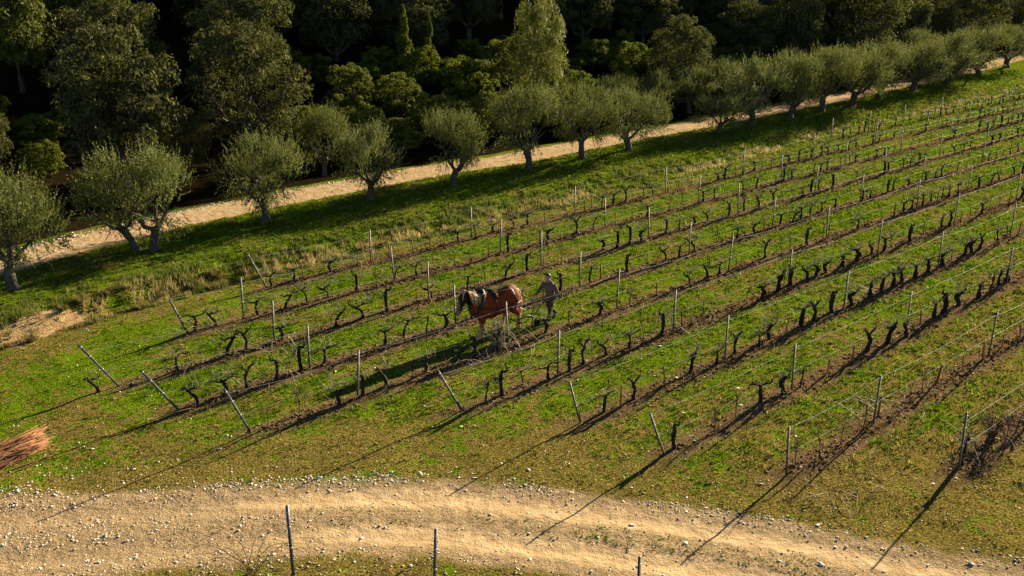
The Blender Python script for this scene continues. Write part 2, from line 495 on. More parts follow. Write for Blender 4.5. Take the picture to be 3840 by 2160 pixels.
def blades(name, label, U, Wd, hgt, wid, lean0, lean1, colr, nb, rng, cat):
    n = len(U)
    x, y = xy(U, Wd); z = terrain(U, Wd) - 0.01
    C = np.repeat(np.stack([x, y, z], 1), nb, 0)
    h = np.repeat(hgt, nb) * rng.uniform(0.5, 1.15, n * nb)
    wd_ = np.repeat(wid, nb) * rng.uniform(0.6, 1.3, n * nb)
    sp = np.repeat(hgt, nb) * 0.45
    ph = rng.uniform(0, 2 * math.pi, n * nb); th = rng.uniform(lean0, lean1, n * nb)
    rr = sp * np.sqrt(rng.random(n * nb)); r2 = rng.uniform(0, 2 * math.pi, n * nb)
    C[:, 0] += rr * np.cos(r2); C[:, 1] += rr * np.sin(r2)
    D = np.stack([np.cos(ph) * np.sin(th), np.sin(ph) * np.sin(th), np.cos(th)], 1)
    q = ph + rng.uniform(1.0, 2.1, n * nb)
    S = np.stack([np.cos(q), np.sin(q), np.zeros(n * nb)], 1) * wd_[:, None] * 0.5
    V = np.empty((n * nb, 3, 3))
    mid = 0.25
    V[:, 0] = C - S + D * h[:, None] * mid * 0; V[:, 1] = C + S; V[:, 2] = C + D * h[:, None]
    cc = np.repeat(colr, nb, 0) * rng.uniform(0.7, 1.3, (n * nb, 1))
    cc = np.repeat(cc, 3, 0)
    me = mk_mesh(name, V.reshape(-1, 3), np.arange(n * nb * 3).reshape(-1, 3), False, {'col': np.clip(cc, 0, 1)})
    o = obj(name, me, M['grass'])
    return tag(o, label, cat, kind='stuff')

def lerp(a, b, t):
    return np.asarray(a)[None, :] * (1 - t[:, None]) + np.asarray(b)[None, :] * t[:, None]

rg = np.random.default_rng(5)
u, w = cand(560000, -2, 112, 4, 44, rg)
u, w, dist = keep_view(u, w, 23, 1.5, rg, 110)
tn = np.abs(track_off(u, w, NEAR, NEAR_HW)); tf = np.abs(track_off(u, w, FAR, FAR_HW))
ph = (W0 - w) / SP; rd = np.abs(ph - np.round(ph)) * SP
vin = sst(-1.2, 0.3, u - row_start(w)) * (w < 33.8)
patch = 0.55 * fbm(u * 1.7, w * 1.7, 41) + 0.45 * fbm(u * 0.3, w * 0.3, 43)
dryv = np.clip(0.8 * sst(18, 9, w) + 0.9 * sst(2.5, -3, u - row_start(w)) * sst(27, 22, w), 0, 1)
prob = np.where(vin * (rd < 0.46 + 0.4 * (fbm(u * 2, w * 2, 9) - 0.5)) > 0, 0.12, 0.95) * (0.25 + 0.75 * sst(0.36, 0.5, patch + 0.02))
centre = (fbm(u * 1.3, w * 1.3, 17) > 0.48) & (tn < 0.26) & (u > 7)
prob = prob * np.where(tn < 1.15, np.where(centre, 0.9, 0.0), 1) * np.where(tf < 1.05, 0.02, 1) * np.where(track_off(u, w, FAR, FAR_HW) > 1.0, 0.06, 1)
prob = prob * np.where((u < 9) & (tn < 1.7), 0.25, 1)
k = rg.random(len(u)) < prob
u, w, dist, dryv, patch, rd, vin = u[k], w[k], dist[k], dryv[k], patch[k], rd[k], vin[k]
tt = np.clip(0.10 + 0.5 * dryv + 2.6 * (0.5 - patch) + 1.3 * (0.5 - vnoise(u * 3.1, w * 3.1, 97)) + rg.normal(0, 0.2, len(u)) + 0.5 * vin * (rd < 0.45), 0, 1)
lush = rg.random(len(u))
cg = lerp((0.022, 0.075, 0.003), (0.17, 0.265, 0.007), lush)
cd = lerp((0.09, 0.072, 0.016), (0.36, 0.28, 0.085), rg.random(len(u)))
colr = cg * (1 - tt[:, None]) + cd * tt[:, None]
sc = (dist / 24) ** 0.6
blades('grass', 'short green and straw coloured grass between the vine rows', u, w, sc * rg.uniform(0.04, 0.11, len(u)) * np.where(rg.random(len(u)) < 0.14, 1.8, 1.0) * (0.55 + 0.45 * sst(-1.5, 1.0, u - row_start(w))), sc * 0.026, 0.35, 1.2, colr, 6, rg, 'grass')

# longer grass on the bank and the olive verge
u, w = cand(90000, -2, 118, 33.0, 42.5, rg)
u, w, dist = keep_view(u, w, 40, 1.3, rg, 110)
e = bank_w(u); tf = np.abs(track_off(u, w, FAR, FAR_HW))
rim = np.exp(-((w - e - 0.7) / 1.0) ** 2)
cl = fbm(u * 1.1, w * 1.1, 51)
k = (rg.random(len(u)) < np.clip(0.12 + 1.0 * rim * sst(0.38, 0.58, cl) + 0.25 * sst(0.45, 0.6, cl), 0, 1)) & (tf > 1.05) & (w > e - 0.6)
u, w, dist, rim, e = u[k], w[k], dist[k], rim[k], e[k]
straw = np.clip(np.exp(-((w - e - 0.2) / 0.6) ** 2) * 0.9 * (fbm(u * 0.6, w * 0.6, 61) > 0.45) + rg.normal(0.05, 0.2, len(u)), 0, 1)
cg = lerp((0.035, 0.075, 0.008), (0.13, 0.155, 0.018), rg.random(len(u)))
cs = lerp((0.30, 0.22, 0.08), (0.50, 0.40, 0.18), rg.random(len(u)))
hh = 0.13 + 0.22 * rim * rg.random(len(u))
blades('tall_grass', 'long green and straw grass along the bank below the olive trees', u, w, hh, 0.022 + 0.012 * rg.random(len(u)), 0.1, 0.75, cg * (1 - straw[:, None]) + cs * straw[:, None], 9, rg, 'grass')

# gravel
OCT_V = np.array([(1, 0, 0), (-1, 0, 0), (0, 1, 0), (0, -1, 0), (0, 0, 1), (0, 0, -1)], float)
OCT_F = np.array([(0, 2, 4), (2, 1, 4), (1, 3, 4), (3, 0, 4), (2, 0, 5), (1, 2, 5), (3, 1, 5), (0, 3, 5)])
def gravel(name, label, U, Wd, size, rng, c0=(0.34, 0.26, 0.17), c1=(0.72, 0.65, 0.54), cat='gravel'):
    n = len(U)
    x, y = xy(U, Wd); z = terrain(U, Wd)
    S = size[:, None, None] * rng.uniform(0.5, 1.3, (n, 1, 3)) * np.array([1, 1, 0.55])
    V = OCT_V[None] * S * rng.uniform(0.7, 1.3, (n, 6, 1))
    a = rng.uniform(0, 6.28, n); ca, sa = np.cos(a)[:, None], np.sin(a)[:, None]
    b = rng.uniform(-0.5, 0.5, n); cb, sb = np.cos(b)[:, None], np.sin(b)[:, None]
    X, Y_, Z = V[..., 0], V[..., 1], V[..., 2]
    Y_, Z = cb * Y_ - sb * Z, sb * Y_ + cb * Z
    X, Y_ = ca * X - sa * Y_, sa * X + ca * Y_
    P = np.stack([X + x[:, None], Y_ + y[:, None], Z + z[:, None] + size[:, None] * 0.15], -1)
    F = (OCT_F[None] + (np.arange(n) * 6)[:, None, None]).reshape(-1, 3)
    t = rng.random(n)
    c = lerp(c0, c1, t ** 0.7)
    o = obj(name, mk_mesh(name, P.reshape(-1, 3), F, False, {'col': np.repeat(c, 6, 0)}), M['stone'])
    return tag(o, label, cat, kind='stuff')
u, w = cand(150000, 0, 24, 3, 27, rg)
u, w, dist = keep_view(u, w, 40, 1, rg, 90)
tcs = track_off(u, w, NEAR, NEAR_HW); td = np.abs(tcs)
stony = sst(11, 6.5, u) + 0.35 * sst(14, 18, u)
rut = np.exp(-((td - 0.5) / 0.24) ** 2)
edge = np.exp(-((td - 1.06) / 0.15) ** 2) * np.where(tcs > 0, 1, 0.25)
pr = np.where(td < 1.25, 0.10 * (1 - rut) + 0.008, 0.008) * (0.5 + stony * 1.2) * (0.4 + 1.2 * fbm(u * 1.2, w * 1.2, 71)) + 0.9 * edge * sst(0.36, 0.55, fbm(u * 0.55 + 3, w * 0.55, 73)) + 0.12 * stony * (td < 2.0) * sst(0.4, 0.6, fbm(u, w, 77))
k = rg.random(len(u)) < pr
u, w = u[k], w[k]
gravel('gravel', 'pale limestone gravel strewn over the farm track and its edges', u, w, 0.012 + 0.03 * rg.random(len(u)) ** 2.2, rg)
u, w = cand(30000, 5, 40, 41, 47.5, rg)
u, w, dist = keep_view(u, w, 40, 1, rg, 90)
tfs = track_off(u, w, FAR, FAR_HW)
k = rg.random(len(u)) < np.exp(-((tfs - 1.05) / 0.2) ** 2) * 0.8 * sst(34, 18, u) + 0.02 * (np.abs(tfs) < 1)
u, w = u[k], w[k]
gravel('gravel', 'band of pale gravel along the forest side of the dirt road', u, w, 0.02 + 0.05 * rg.random(len(u)) ** 2, rg)
u, w = cand(26000, 5, 60, 6, 34, rg)
u, w, dist = keep_view(u, w, 30, 1, rg, 90)
ph = (W0 - w) / SP; rd = np.abs(ph - np.round(ph)) * SP
k = rg.random(len(u)) < np.where(rd < 0.5, 0.6, 0.16) * (0.35 + 0.65 * sst(22, 12, w))
u, w = u[k], w[k]
gravel('scattered_stones', 'small pale stones scattered in the turf and soil of the vine rows', u, w, 0.012 + 0.028 * rg.random(len(u)) ** 2, rg)

# clods thrown up by ploughing and dry tufts under the vines
u, w = cand(90000, 8, 92, 6, 34, rg)
ri = np.round((W0 - w) / SP); w = W0 - SP * ri + rg.normal(0, 0.27, len(u))
u, w, dist = keep_view(u, w, 32, 1.2, rg, 60)
k = (u > row_start(w)) & (rg.random(len(u)) < 0.15 + 0.8 * sst(0.35, 0.6, fbm(u * 0.8, w * 0.8, 87)))
u, w, dist = u[k], w[k], dist[k]
gravel('soil_clods', 'brown clods of ploughed earth along the foot of the vine rows', u, w, (0.015 + 0.05 * rg.random(len(u)) ** 2) * (dist / 30) ** 0.5, rg, (0.05, 0.03, 0.016), (0.20, 0.125, 0.07), 'soil')
u, w = cand(26000, 8, 92, 6, 34, rg)
ri = np.round((W0 - w) / SP); w = W0 - SP * ri + rg.normal(0, 0.22, len(u))
u, w, dist = keep_view(u, w, 28, 1.2, rg, 60)
k = (u > row_start(w)) & (rg.random(len(u)) < sst(0.4, 0.62, fbm(u * 1.1, w * 1.1, 91)))
u, w, dist = u[k], w[k], dist[k]
cs = lerp((0.16, 0.09, 0.035), (0.34, 0.23, 0.10), rg.random(len(u)))
blades('dry_tufts', 'brown dry weeds and grass tufts at the foot of the vines', u, w, rg.uniform(0.06, 0.16, len(u)), 0.014 * (dist / 26) ** 0.5, 0.2, 1.0, cs, 7, rg, 'weeds')

# single larger stones
def rock(rng):
    th = np.linspace(-1.4, 1.4, 5); mb = MB()
    mb.tube(np.stack([np.zeros(5), np.zeros(5), np.sin(th) * 0.6], 1), np.cos(th), 7, up=(1, 0, 0))
    V = np.concatenate(mb.V); V = V * rng.uniform(0.55, 1.3, (len(V), 1)) * np.array([1, rng.uniform(0.5, 0.9), 0.8])
    mb.V = [V]
    return mb.mesh('stone')
ROCKS = [rock(rg) for _ in range(7)]
for r_ in ROCKS: r_.materials.append(M['stones'])
u, w = cand(2600, 2, 24, 4, 25, rg)
kk = in_view(u, w, base_z(u, w), -6)
td = np.abs(track_off(u, w, NEAR, NEAR_HW))
kk &= rg.random(len(u)) < np.where(td < 1.3, 0.11, 0.04) * np.where(np.abs(td - 0.5) < 0.18, 0.35, 1)
sh = 0
for a_, b_ in list(zip(u[kk], w[kk]))[:190]:
    s_ = 0.03 + 0.055 * R.random() ** 2
    o = obj('stone', ROCKS[sh % 7], None, None, pos(a_, b_, s_ * 0.2), (R.uniform(-.2, .2), R.uniform(-.2, .2), R.uniform(0, 6)), (s_, s_, s_ * .5)); sh += 1
    on = abs(float(track_off(np.array([a_]), np.array([b_]), NEAR, NEAR_HW)[0])) < 1.15
    tag(o, 'pale loose stone lying on the rutted sandy farm track' if on else 'pale loose stone lying in the turf beside the farm track', 'stone', 'loose stones on the farm track' if on else 'loose stones in the turf')

# canes cut from the vines and left lying along the rows
pm = MB()
def lay_cane(u0, w0, ln, hmax, rng, r=0.006):
    a = rng.uniform(0, 6.28); n = 6
    t = np.linspace(0, 1, n)
    bend = rng.uniform(-0.9, 0.9)
    uu = u0 + np.cos(a + bend * t) * ln * t; ww = w0 + np.sin(a + bend * t) * ln * t
    x, y = xy(uu, ww)
    z = terrain(uu, ww) + 0.015 + hmax * np.sin(t * math.pi * rng.uniform(0.7, 1.0)) * rng.random()
    pm.tube(np.stack([x, y, z], 1), r * np.linspace(1, 0.5, n), 3, cap=False)
for i in range(10):
    wr = W0 - SP * i
    n_ = int((ROW_END[i] - ROW_START[i]) * (1.1 if i < 6 else 0.7))
    for _ in range(n_):
        uu = R.uniform(ROW_START[i], min(ROW_END[i], 60))
        lay_cane(uu, wr + R.normal(0, 0.28), R.uniform(0.4, 1.3), 0.35, R)
for (uu, ww, n_, hh_) in [(14, 27.0, 22, 0.5), (12, 24.5, 22, 0.5), (13, 29.9, 18, 0.5), (18.5, 24.3, 16, 0.5), (19.6, 21.9, 26, 0.9), (25.2, 19.0, 18, 0.35), (21.5, 33.3, 20, 0.3), (19.5, 9.6, 12, 0.3), (24, 11.4, 14, 0.5), (24.5, 8.6, 16, 0.6), (18, 21.8, 14, 0.5), (33, 16.5, 10, 0.3)]:
    for _ in range(n_):
        lay_cane(uu + R.normal(0, 0.7), ww + R.normal(0, 0.35), R.uniform(0.5, 1.5), hh_, R, 0.0075)
tag(obj('vine_prunings', pm.mesh('vine_prunings'), M['cane']), 'pale curved canes pruned from the vines lying along the rows', 'prunings', kind='stuff')

# ------------------------------------------------------------------ trees
def leaves_mesh(name, C, A, B, tint):
    """one diamond per leaf: centre C, half axes A (long) and B (wide)"""
    n = len(C)
    V = np.stack([C - A, C + B, C + A, C - B], 1).reshape(-1, 3)
    return mk_mesh(name, V, np.arange(n * 4).reshape(-1, 4), False, {'tint': np.repeat(np.clip(tint, 0, 1), 4)})

def unit(v):
    return v / (np.linalg.norm(v, axis=-1, keepdims=True) + 1e-9)

def rnd_dir(n, rng):
    return unit(rng.normal(size=(n, 3)))

def limbs(mb, base, rng, n, r0, spread, rise, k=6):
    tips = []
    a0 = rng.uniform(0, 6.28)
    for i in range(n):
        a = a0 + i * 6.28 / n + rng.uniform(-0.4, 0.4)
        L = rng.uniform(0.8, 1.15)
        t = np.linspace(0, 1, 6)
        d = np.array([math.cos(a), math.sin(a)])
        P = np.stack([base[0] + d[0] * spread * L * t ** 0.8, base[1] + d[1] * spread * L * t ** 0.8, base[2] + rise * L * t ** 1.25], 1)
        P[1:, :2] += rng.normal(0, 0.05 * spread, (5, 2))
        mb.tube(P, r0 * np.linspace(1, 0.25, 6), k, rough=0.08, rng=rng)
        tips.append(P[-1])
        for _ in range(2):
            s = P[rng.integers(2, 5)]
            e = s + np.array([d[0] * spread * 0.4 + rng.normal(0, 0.3 * spread), d[1] * spread * 0.4 + rng.normal(0, 0.3 * spread), rise * 0.6])
            mb.tube(np.linspace(s, e, 4), r0 * np.array([0.4, 0.3, 0.2, 0.08]), 5, cap=False)
    return tips

def olive_crown(rng, nshoot=1500, per=10, rad=(2.25, 2.25, 1.6), zc=2.6):
    nc = 22
    cd = unit(rng.normal(size=(nc, 3)) + np.array([0, 0, 0.15])); cr = rng.uniform(0.55, 0.92, nc)
    cc = cd * cr[:, None]
    ci = rng.integers(0, nc, nshoot)
    o = cc[ci] + rng.normal(0, 0.16, (nshoot, 3))
    inner = rng.random(nshoot) < 0.16
    o[inner] *= 0.5
    rr = np.linalg.norm(o, axis=1); o = np.where((rr > 1.02)[:, None], o / rr[:, None] * 1.02, o)
    O = o * np.array(rad) + np.array([0, 0, zc])
    out = unit(o)
    D = unit(out * 0.5 + np.array([0, 0, 0.95]) + rng.normal(0, 0.26, (nshoot, 3)))
    low = o[:, 2] < -0.35
    D[low] = unit(out[low] * 0.8 + np.array([0, 0, -0.15]) + rng.normal(0, 0.35, (low.sum(), 3)))
    L = rng.uniform(0.3, 0.8, nshoot) * np.where((o[:, 2] > 0.3) & (rng.random(nshoot) < 0.25), 1.5, 1.0)
    t = np.tile(np.linspace(0.1, 1, per), nshoot)
    Dn = np.repeat(D, per, 0)
    C = np.repeat(O, per, 0) + Dn * (np.repeat(L, per) * t)[:, None]
    A = unit(Dn * 0.9 + rng.normal(0, 0.55, C.shape))
    B = unit(np.cross(A, rng.normal(size=C.shape)))
    ln = rng.uniform(0.05, 0.09, len(C)) * (1.1 - 0.35 * t); wd_ = ln * rng.uniform(0.24, 0.38, len(C))
    tint = np.repeat(rng.normal(0.42, 0.13, nc)[ci], per) + rng.normal(0, 0.15, len(C)) + (rng.random(len(C)) < 0.05) * 0.5
    return leaves_mesh('crown', C + A * 0.05, A * ln[:, None], B * wd_[:, None], tint)

def olive_trunk(rng, twin=False):
    mb = MB()
    stems = [(-0.32, 0.15, 0.15), (0.28, -0.1, 0.19)] if twin else [(0, 0, 0.21)]
    for (sx, sy, r0) in stems:
        h = rng.uniform(1.0, 1.25)
        t = np.linspace(-0.12, 1, 9)
        lx = rng.uniform(-0.25, 0.25) - (0.5 if twin and sx < 0 else 0)
        P = np.stack([sx + lx * np.clip(t, 0, 1) ** 1.5, sy + 0.12 * np.sin(t * 4 + rng.uniform(0, 6)) * np.clip(t, 0, 1), t * h], 1)
        rr = r0 * np.array([1.75, 1.35, 1.12, 1.0, 0.95, 0.92, 0.95, 1.02, 0.9])
        mb.tube(P, rr, 9, rough=0.07, rng=rng)
        limbs(mb, P[-1] - np.array([0, 0, 0.12]), rng, 3 if twin else 4, r0 * 0.55, 1.15, 1.35)
    return mb.mesh('trunk', True)

def clump_crown(rng, nc, per, rad, leaf, zc, aspect=0.6, crs=(0.2, 0.34), low=-0.55, cone=False, core=0.12):
    """foliage in many uneven clumps over an ellipsoid or a cone"""
    C = []; Nn = []; tt = []
    for i in range(nc):
        if cone:
            h = rng.random() ** 1.3
            a = rng.uniform(0, 6.28); r = (1 - h) * rng.uniform(0.55, 1.0)
            c = np.array([math.cos(a) * r, math.sin(a) * r, h * 2 - 1]); cr = rng.uniform(*crs) * (0.35 + 0.75 * (1 - h))
        else:
            dd = unit(rng.normal(size=3))
            while dd[2] < low: dd = unit(rng.normal(size=3))
            c = dd * rng.uniform(0.62, 0.95); cr = rng.uniform(*crs)
        n = int(per * rng.uniform(0.7, 1.3))
        d = rnd_dir(n, rng)
        d[:, 2] = np.where(d[:, 2] < -0.3, -d[:, 2], d[:, 2])
        r = rng.uniform(0.55, 1.0, n) ** 0.5 * cr * rng.uniform(0.85, 1.15, n)
        C.append(c + d * r[:, None]); Nn.append(d)
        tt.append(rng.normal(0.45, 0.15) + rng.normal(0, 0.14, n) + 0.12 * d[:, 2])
    nin = int(nc * per * core)
    d = rnd_dir(nin, rng) * (rng.random((nin, 1)) ** 0.5) * 0.72
    if cone: d[:, :2] *= (0.5 - 0.45 * d[:, 2:3])
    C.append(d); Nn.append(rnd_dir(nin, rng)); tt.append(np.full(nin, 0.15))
    C = np.concatenate(C) * np.array(rad) * np.array([0.87, 0.87, 0.95]) + np.array([0, 0, zc]); Nn = np.concatenate(Nn); tt = np.concatenate(tt)
    n = len(C)
    Nn = unit(Nn + rng.normal(0, 0.55, (n, 3)))
    A = unit(np.cross(Nn, rng.normal(size=(n, 3)))); B = np.cross(Nn, A)
    ln = leaf * rng.uniform(0.6, 1.25, n)
    return leaves_mesh('crown', C, A * ln[:, None], B * (ln * aspect * rng.uniform(0.7, 1.2, n))[:, None], tt)

def tree_trunk(rng, h, r0, spread, rise, n=5):
    mb = MB()
    t = np.linspace(-0.1, 1, 7)
    P = np.stack([0.1 * h * 0.3 * np.sin(t * 3 + rng.uniform(0, 6)), 0.1 * h * 0.3 * np.cos(t * 2.5 + rng.uniform(0, 6)) * t, t * h], 1)
    mb.tube(P, r0 * np.array([1.7, 1.25, 1.05, 1, 0.95, 0.92, 0.85]), 8, rough=0.05, rng=rng)
    limbs(mb, P[-1] - np.array([0, 0, 0.1]), rng, n, r0 * 0.6, spread, rise)
    return mb.mesh('trunk', True)

rt = np.random.default_rng(23)
# unit trees: olive 4.7 m wide, 4.4 m high; the others 2 wide, 1 high, scaled per tree
OLV_C = [olive_crown(rt) for _ in range(6)]
OLV_T = [olive_trunk(rt) for _ in range(3)]; OLV_TW = olive_trunk(rt, True)
for m_ in OLV_C: m_.materials.append(M['olive'])
for m_ in OLV_T + [OLV_TW]: m_.materials.append(M['bark'])

def tree(name, label, cat, u, w, rot, sx, sz, trunk, crown, group=None, asp=1.0):
    p_ = pos(u, w, -0.05)
    e = obj(name, None, None, None, p_, (0, 0, rot), (sx * asp, sx / asp, sz))
    tag(e, label, cat, group)
    obj('trunk', trunk, None, e); obj('crown', crown, None, e)
    return e

ORD = ['first', 'second', 'third', 'fourth', 'fifth', 'sixth', 'seventh', 'eighth', 'ninth', 'tenth', 'eleventh', 'twelfth', 'thirteenth', 'fourteenth', 'fifteenth', 'sixteenth', 'seventeenth', 'eighteenth']
OLIVES = [(9.01, 36.9, 4.4, 4.6), (14.61, 38.51, 5.2, 4.5), (20.43, 39.29, 4.5, 4.5), (26.55, 39.95, 4.3, 3.9), (31.69, 39.7, 4.0, 4.1), (37.48, 40.02, 4.9, 4.8), (41.89, 40.01, 4.1, 4.7), (46.11, 40.03, 5.2, 4.0), (55.57, 40.15, 3.7, 3.1), (60.05, 40.59, 5.1, 5.0), (65.13, 40.61, 4.7, 5.0), (69.92, 40.91, 5.0, 5.1), (74.76, 41.02, 5.2, 4.9), (80.41, 41.68, 5.3, 5.1), (87.7, 42.2, 5.8, 5.1), (94.89, 42.4, 6.0, 5.0), (103.86, 43.3, 6.4, 5.0), (114.5, 44.8, 6.4, 4.7)]
for i, (a, b, wd_, ht) in enumerate(OLIVES):
    lab = {1: 'twin-trunked grey-green olive tree beside the pale dirt road, second from the eroded earth bank',
           0: 'low bushy olive tree standing above the eroded earth bank, first along the road',
           8: 'small bushy olive tree, ninth along the dirt road from the eroded earth bank'}.get(i, 'grey-green olive tree with forked trunk, %s along the dirt road from the eroded bank' % ORD[i])
    tree('olive_tree', lab, 'tree', a, b, R.uniform(0, 6.28) if i != 1 else 0.6, wd_ / (4.9 if i < 8 else 4.1), ht / 4.75, OLV_TW if i == 1 else OLV_T[i % 3], OLV_C[(i * 5) % 6], 'olive trees along the dirt road', R.uniform(.86, 1.14))

def near_olive(a):
    return ORD[int(np.argmin([abs(a - q[0]) for q in OLIVES]))]
# forest edge and hillside
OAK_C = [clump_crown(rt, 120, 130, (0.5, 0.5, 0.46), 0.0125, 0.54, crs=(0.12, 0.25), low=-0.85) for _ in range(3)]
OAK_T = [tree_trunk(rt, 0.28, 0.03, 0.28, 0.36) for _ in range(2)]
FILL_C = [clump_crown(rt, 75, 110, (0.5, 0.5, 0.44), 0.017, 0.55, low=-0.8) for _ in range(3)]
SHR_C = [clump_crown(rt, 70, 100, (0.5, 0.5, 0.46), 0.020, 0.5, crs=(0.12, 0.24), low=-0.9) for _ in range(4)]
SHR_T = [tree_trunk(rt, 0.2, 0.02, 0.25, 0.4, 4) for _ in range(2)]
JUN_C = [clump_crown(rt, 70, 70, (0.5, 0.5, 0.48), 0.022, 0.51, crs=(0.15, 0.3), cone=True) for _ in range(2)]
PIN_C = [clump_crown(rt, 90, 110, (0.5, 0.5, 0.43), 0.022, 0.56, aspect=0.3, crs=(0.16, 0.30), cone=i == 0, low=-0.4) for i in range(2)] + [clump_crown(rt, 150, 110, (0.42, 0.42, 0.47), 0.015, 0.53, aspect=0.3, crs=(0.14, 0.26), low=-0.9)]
PIN_T = tree_trunk(rt, 0.5, 0.018, 0.22, 0.25, 5)
for L_, mm in ((OAK_C, 'oak'), (FILL_C, 'oak'), (SHR_C, 'shrub'), (JUN_C, 'shrub'), (PIN_C, 'pine')):
    for m_ in L_: m_.materials.append(M[mm])
for m_ in OAK_T + SHR_T + [PIN_T]: m_.materials.append(M['bark'])
FOREST = [
 ('oak', 17.8, 48.3, 8.3, 6.9, 'large round-crowned holm oak standing behind the twin-trunked olive tree'),
 ('oak', 25.0, 49.2, 8.0, 7.3, 'large holm oak behind the third olive tree from the eroded bank'),
 ('pine', 17.3, 61.7, 7.5, 6.6, 'yellow-green pine on the hillside up behind the large round-crowned oak'),
 ('oak', 12.2, 52.0, 4.6, 3.4, 'small holm oak at the forest edge behind the low bushy olive tree'),
 ('oak', 29.3, 57.0, 8.0, 7.5, 'added shade-casting holm oak deeper in the wood directly behind the second large oak'),  # added behind the large oak to throw shade on the wood floor
 ('oak', 21.0, 57.0, 7.5, 7.0, 'added shade-casting holm oak deeper in the wood directly behind the first large oak'),  # second added tree, hidden by the first large oak, also for shade
 ('oak', 21.1, 49.2, 3.8, 3.6, 'low holm oak growing between the two large round-crowned oaks'),
 ('shrub', 31.6, 48.5, 3.3, 4.6, 'wide dark green shrub at the road edge behind the fourth olive tree'),
 ('shrub', 35.7, 55.5, 3.4, 3.6, 'green shrub on the slope between the large oak and the junipers'),
 ('shrub', 37.9, 53.2, 3.6, 4.0, 'bushy green shrub on the slope just below the broader juniper'),
 ('shrub', 37.4, 48.0, 3.8, 4.2, 'dense green shrub at the road edge behind the fifth olive tree'),
 ('shrub', 44.7, 54.0, 4.3, 5.0, 'large bright green shrub just below and right of the slim juniper'),
 ('shrub', 49.3, 55.1, 4.7, 5.2, 'tall bright green shrub on the slope behind the pale green pine'),
 ('shrub', 40.3, 46.9, 3.6, 3.8, 'rounded green shrub at the road edge behind the sixth olive tree'),
 ('shrub', 40.5, 59.1, 3.0, 3.2, 'small shrub high on the slope left of the broader juniper'),
 ('shrub', 45.3, 48.0, 3.7, 4.1, 'rounded shrub at the foot of the pale green pine by the road'),
 ('shrub', 43.2, 57.5, 3.4, 3.5, 'green shrub growing between the two slender junipers'),
 ('juniper', 41.7, 57.5, 6.4, 2.3, 'broader of two pointed junipers on the shrubby slope'),
 ('juniper', 44.1, 57.7, 6.0, 1.5, 'slimmer of two pointed junipers on the shrubby slope'),
 ('pine', 47.6, 49.9, 9.0, 5.6, 'pale green pine rising behind the sixth olive tree'),
 ('oak', 63.5, 61.0, 7.2, 7.0, 'dark holm oak on the slope right of the pale green pine'),
 ('oak', 62.9, 49.7, 7.0, 5.9, 'rounded holm oak standing behind the ninth, small bushy olive tree'),
 ('shrub', 64.0, 55.2, 3.8, 4.2, 'dark shrub on the slope between two rounded holm oaks'),
 ('oak', 79.0, 54.6, 6.7, 6.9, 'dark holm oak on the slope behind the eleventh olive tree'),
 ('shrub', 76.7, 53.0, 3.5, 4.6, 'low shrub in front of the dark oak behind the eleventh olive tree'),
 ('oak', 92.0, 51.5, 11.5, 11.5, 'tallest broad oak at the forest edge behind the thirteenth olive tree'),
 ('pine', 89.2, 57.5, 8.0, 8.4, 'broad olive-coloured pine beside the tallest oak of the forest edge'),
 ('oak', 111.0, 52.5, 7.4, 7.0, 'holm oak behind the sixteenth olive tree beside the bare hillside gap'),
 ('oak', 119.1, 50.9, 8.4, 8.6, 'holm oak beyond the bare hillside gap, behind the last olive trees'),
 ('oak', 66.5, 63.5, 8.0, 7.4, 'dark holm oak high on the slope behind the pale green pine'),
 ('oak', 71.2, 60.7, 6.3, 7.5, 'dark holm oak high on the slope behind the rounded oak'),
 ('shrub', 87.3, 54.0, 3.8, 4.9, 'shrub at the foot of the tallest oak on the forest edge'),
 ('oak', 51.9, 62.6, 5.8, 6.8, 'dark holm oak high on the slope above the two junipers'),
 ('olive2', 27.7, 46.0, 3.7, 3.2, 'slender upright olive tree on the forest side of the road beside the large oak'),
 ('olive2', 52.7, 47.3, 3.4, 4.1, 'first of four olive trees on the forest side of the road past the pale pine'),
 ('olive2', 56.6, 47.0, 3.5, 4.3, 'second of four olive trees on the forest side of the road past the pale pine'),
 ('olive2', 60.8, 46.8, 3.6, 4.2, 'third of four olive trees on the forest side of the road past the pale pine'),
 ('olive2', 65.0, 47.0, 3.7, 4.0, 'fourth of four olive trees on the forest side of the road past the pale pine'),
 ('olive2', 100.3, 48.5, 4.3, 5.8, 'olive tree on the forest side of the road beside the bare hillside gap'),
 ('olive2', 110.4, 48.5, 4.1, 5.7, 'olive tree on the forest side of the road below the far holm oak'),
 ('olive2', 89.2, 47.9, 3.8, 4.6, 'olive tree on the forest side of the road in front of the tallest oak'),
 ('olive2', 77.6, 49.2, 3.5, 4.4, 'olive tree on the forest side of the road behind the eleventh olive tree'),
 ('shrub', 126.0, 57.5, 1.9, 3.1, 'small bright green bush in the bare hillside gap'),
]
NAMES = {'oak': 'holm_oak', 'pine': 'pine_tree', 'shrub': 'shrub', 'juniper': 'juniper', 'olive2': 'olive_tree'}
taken = []
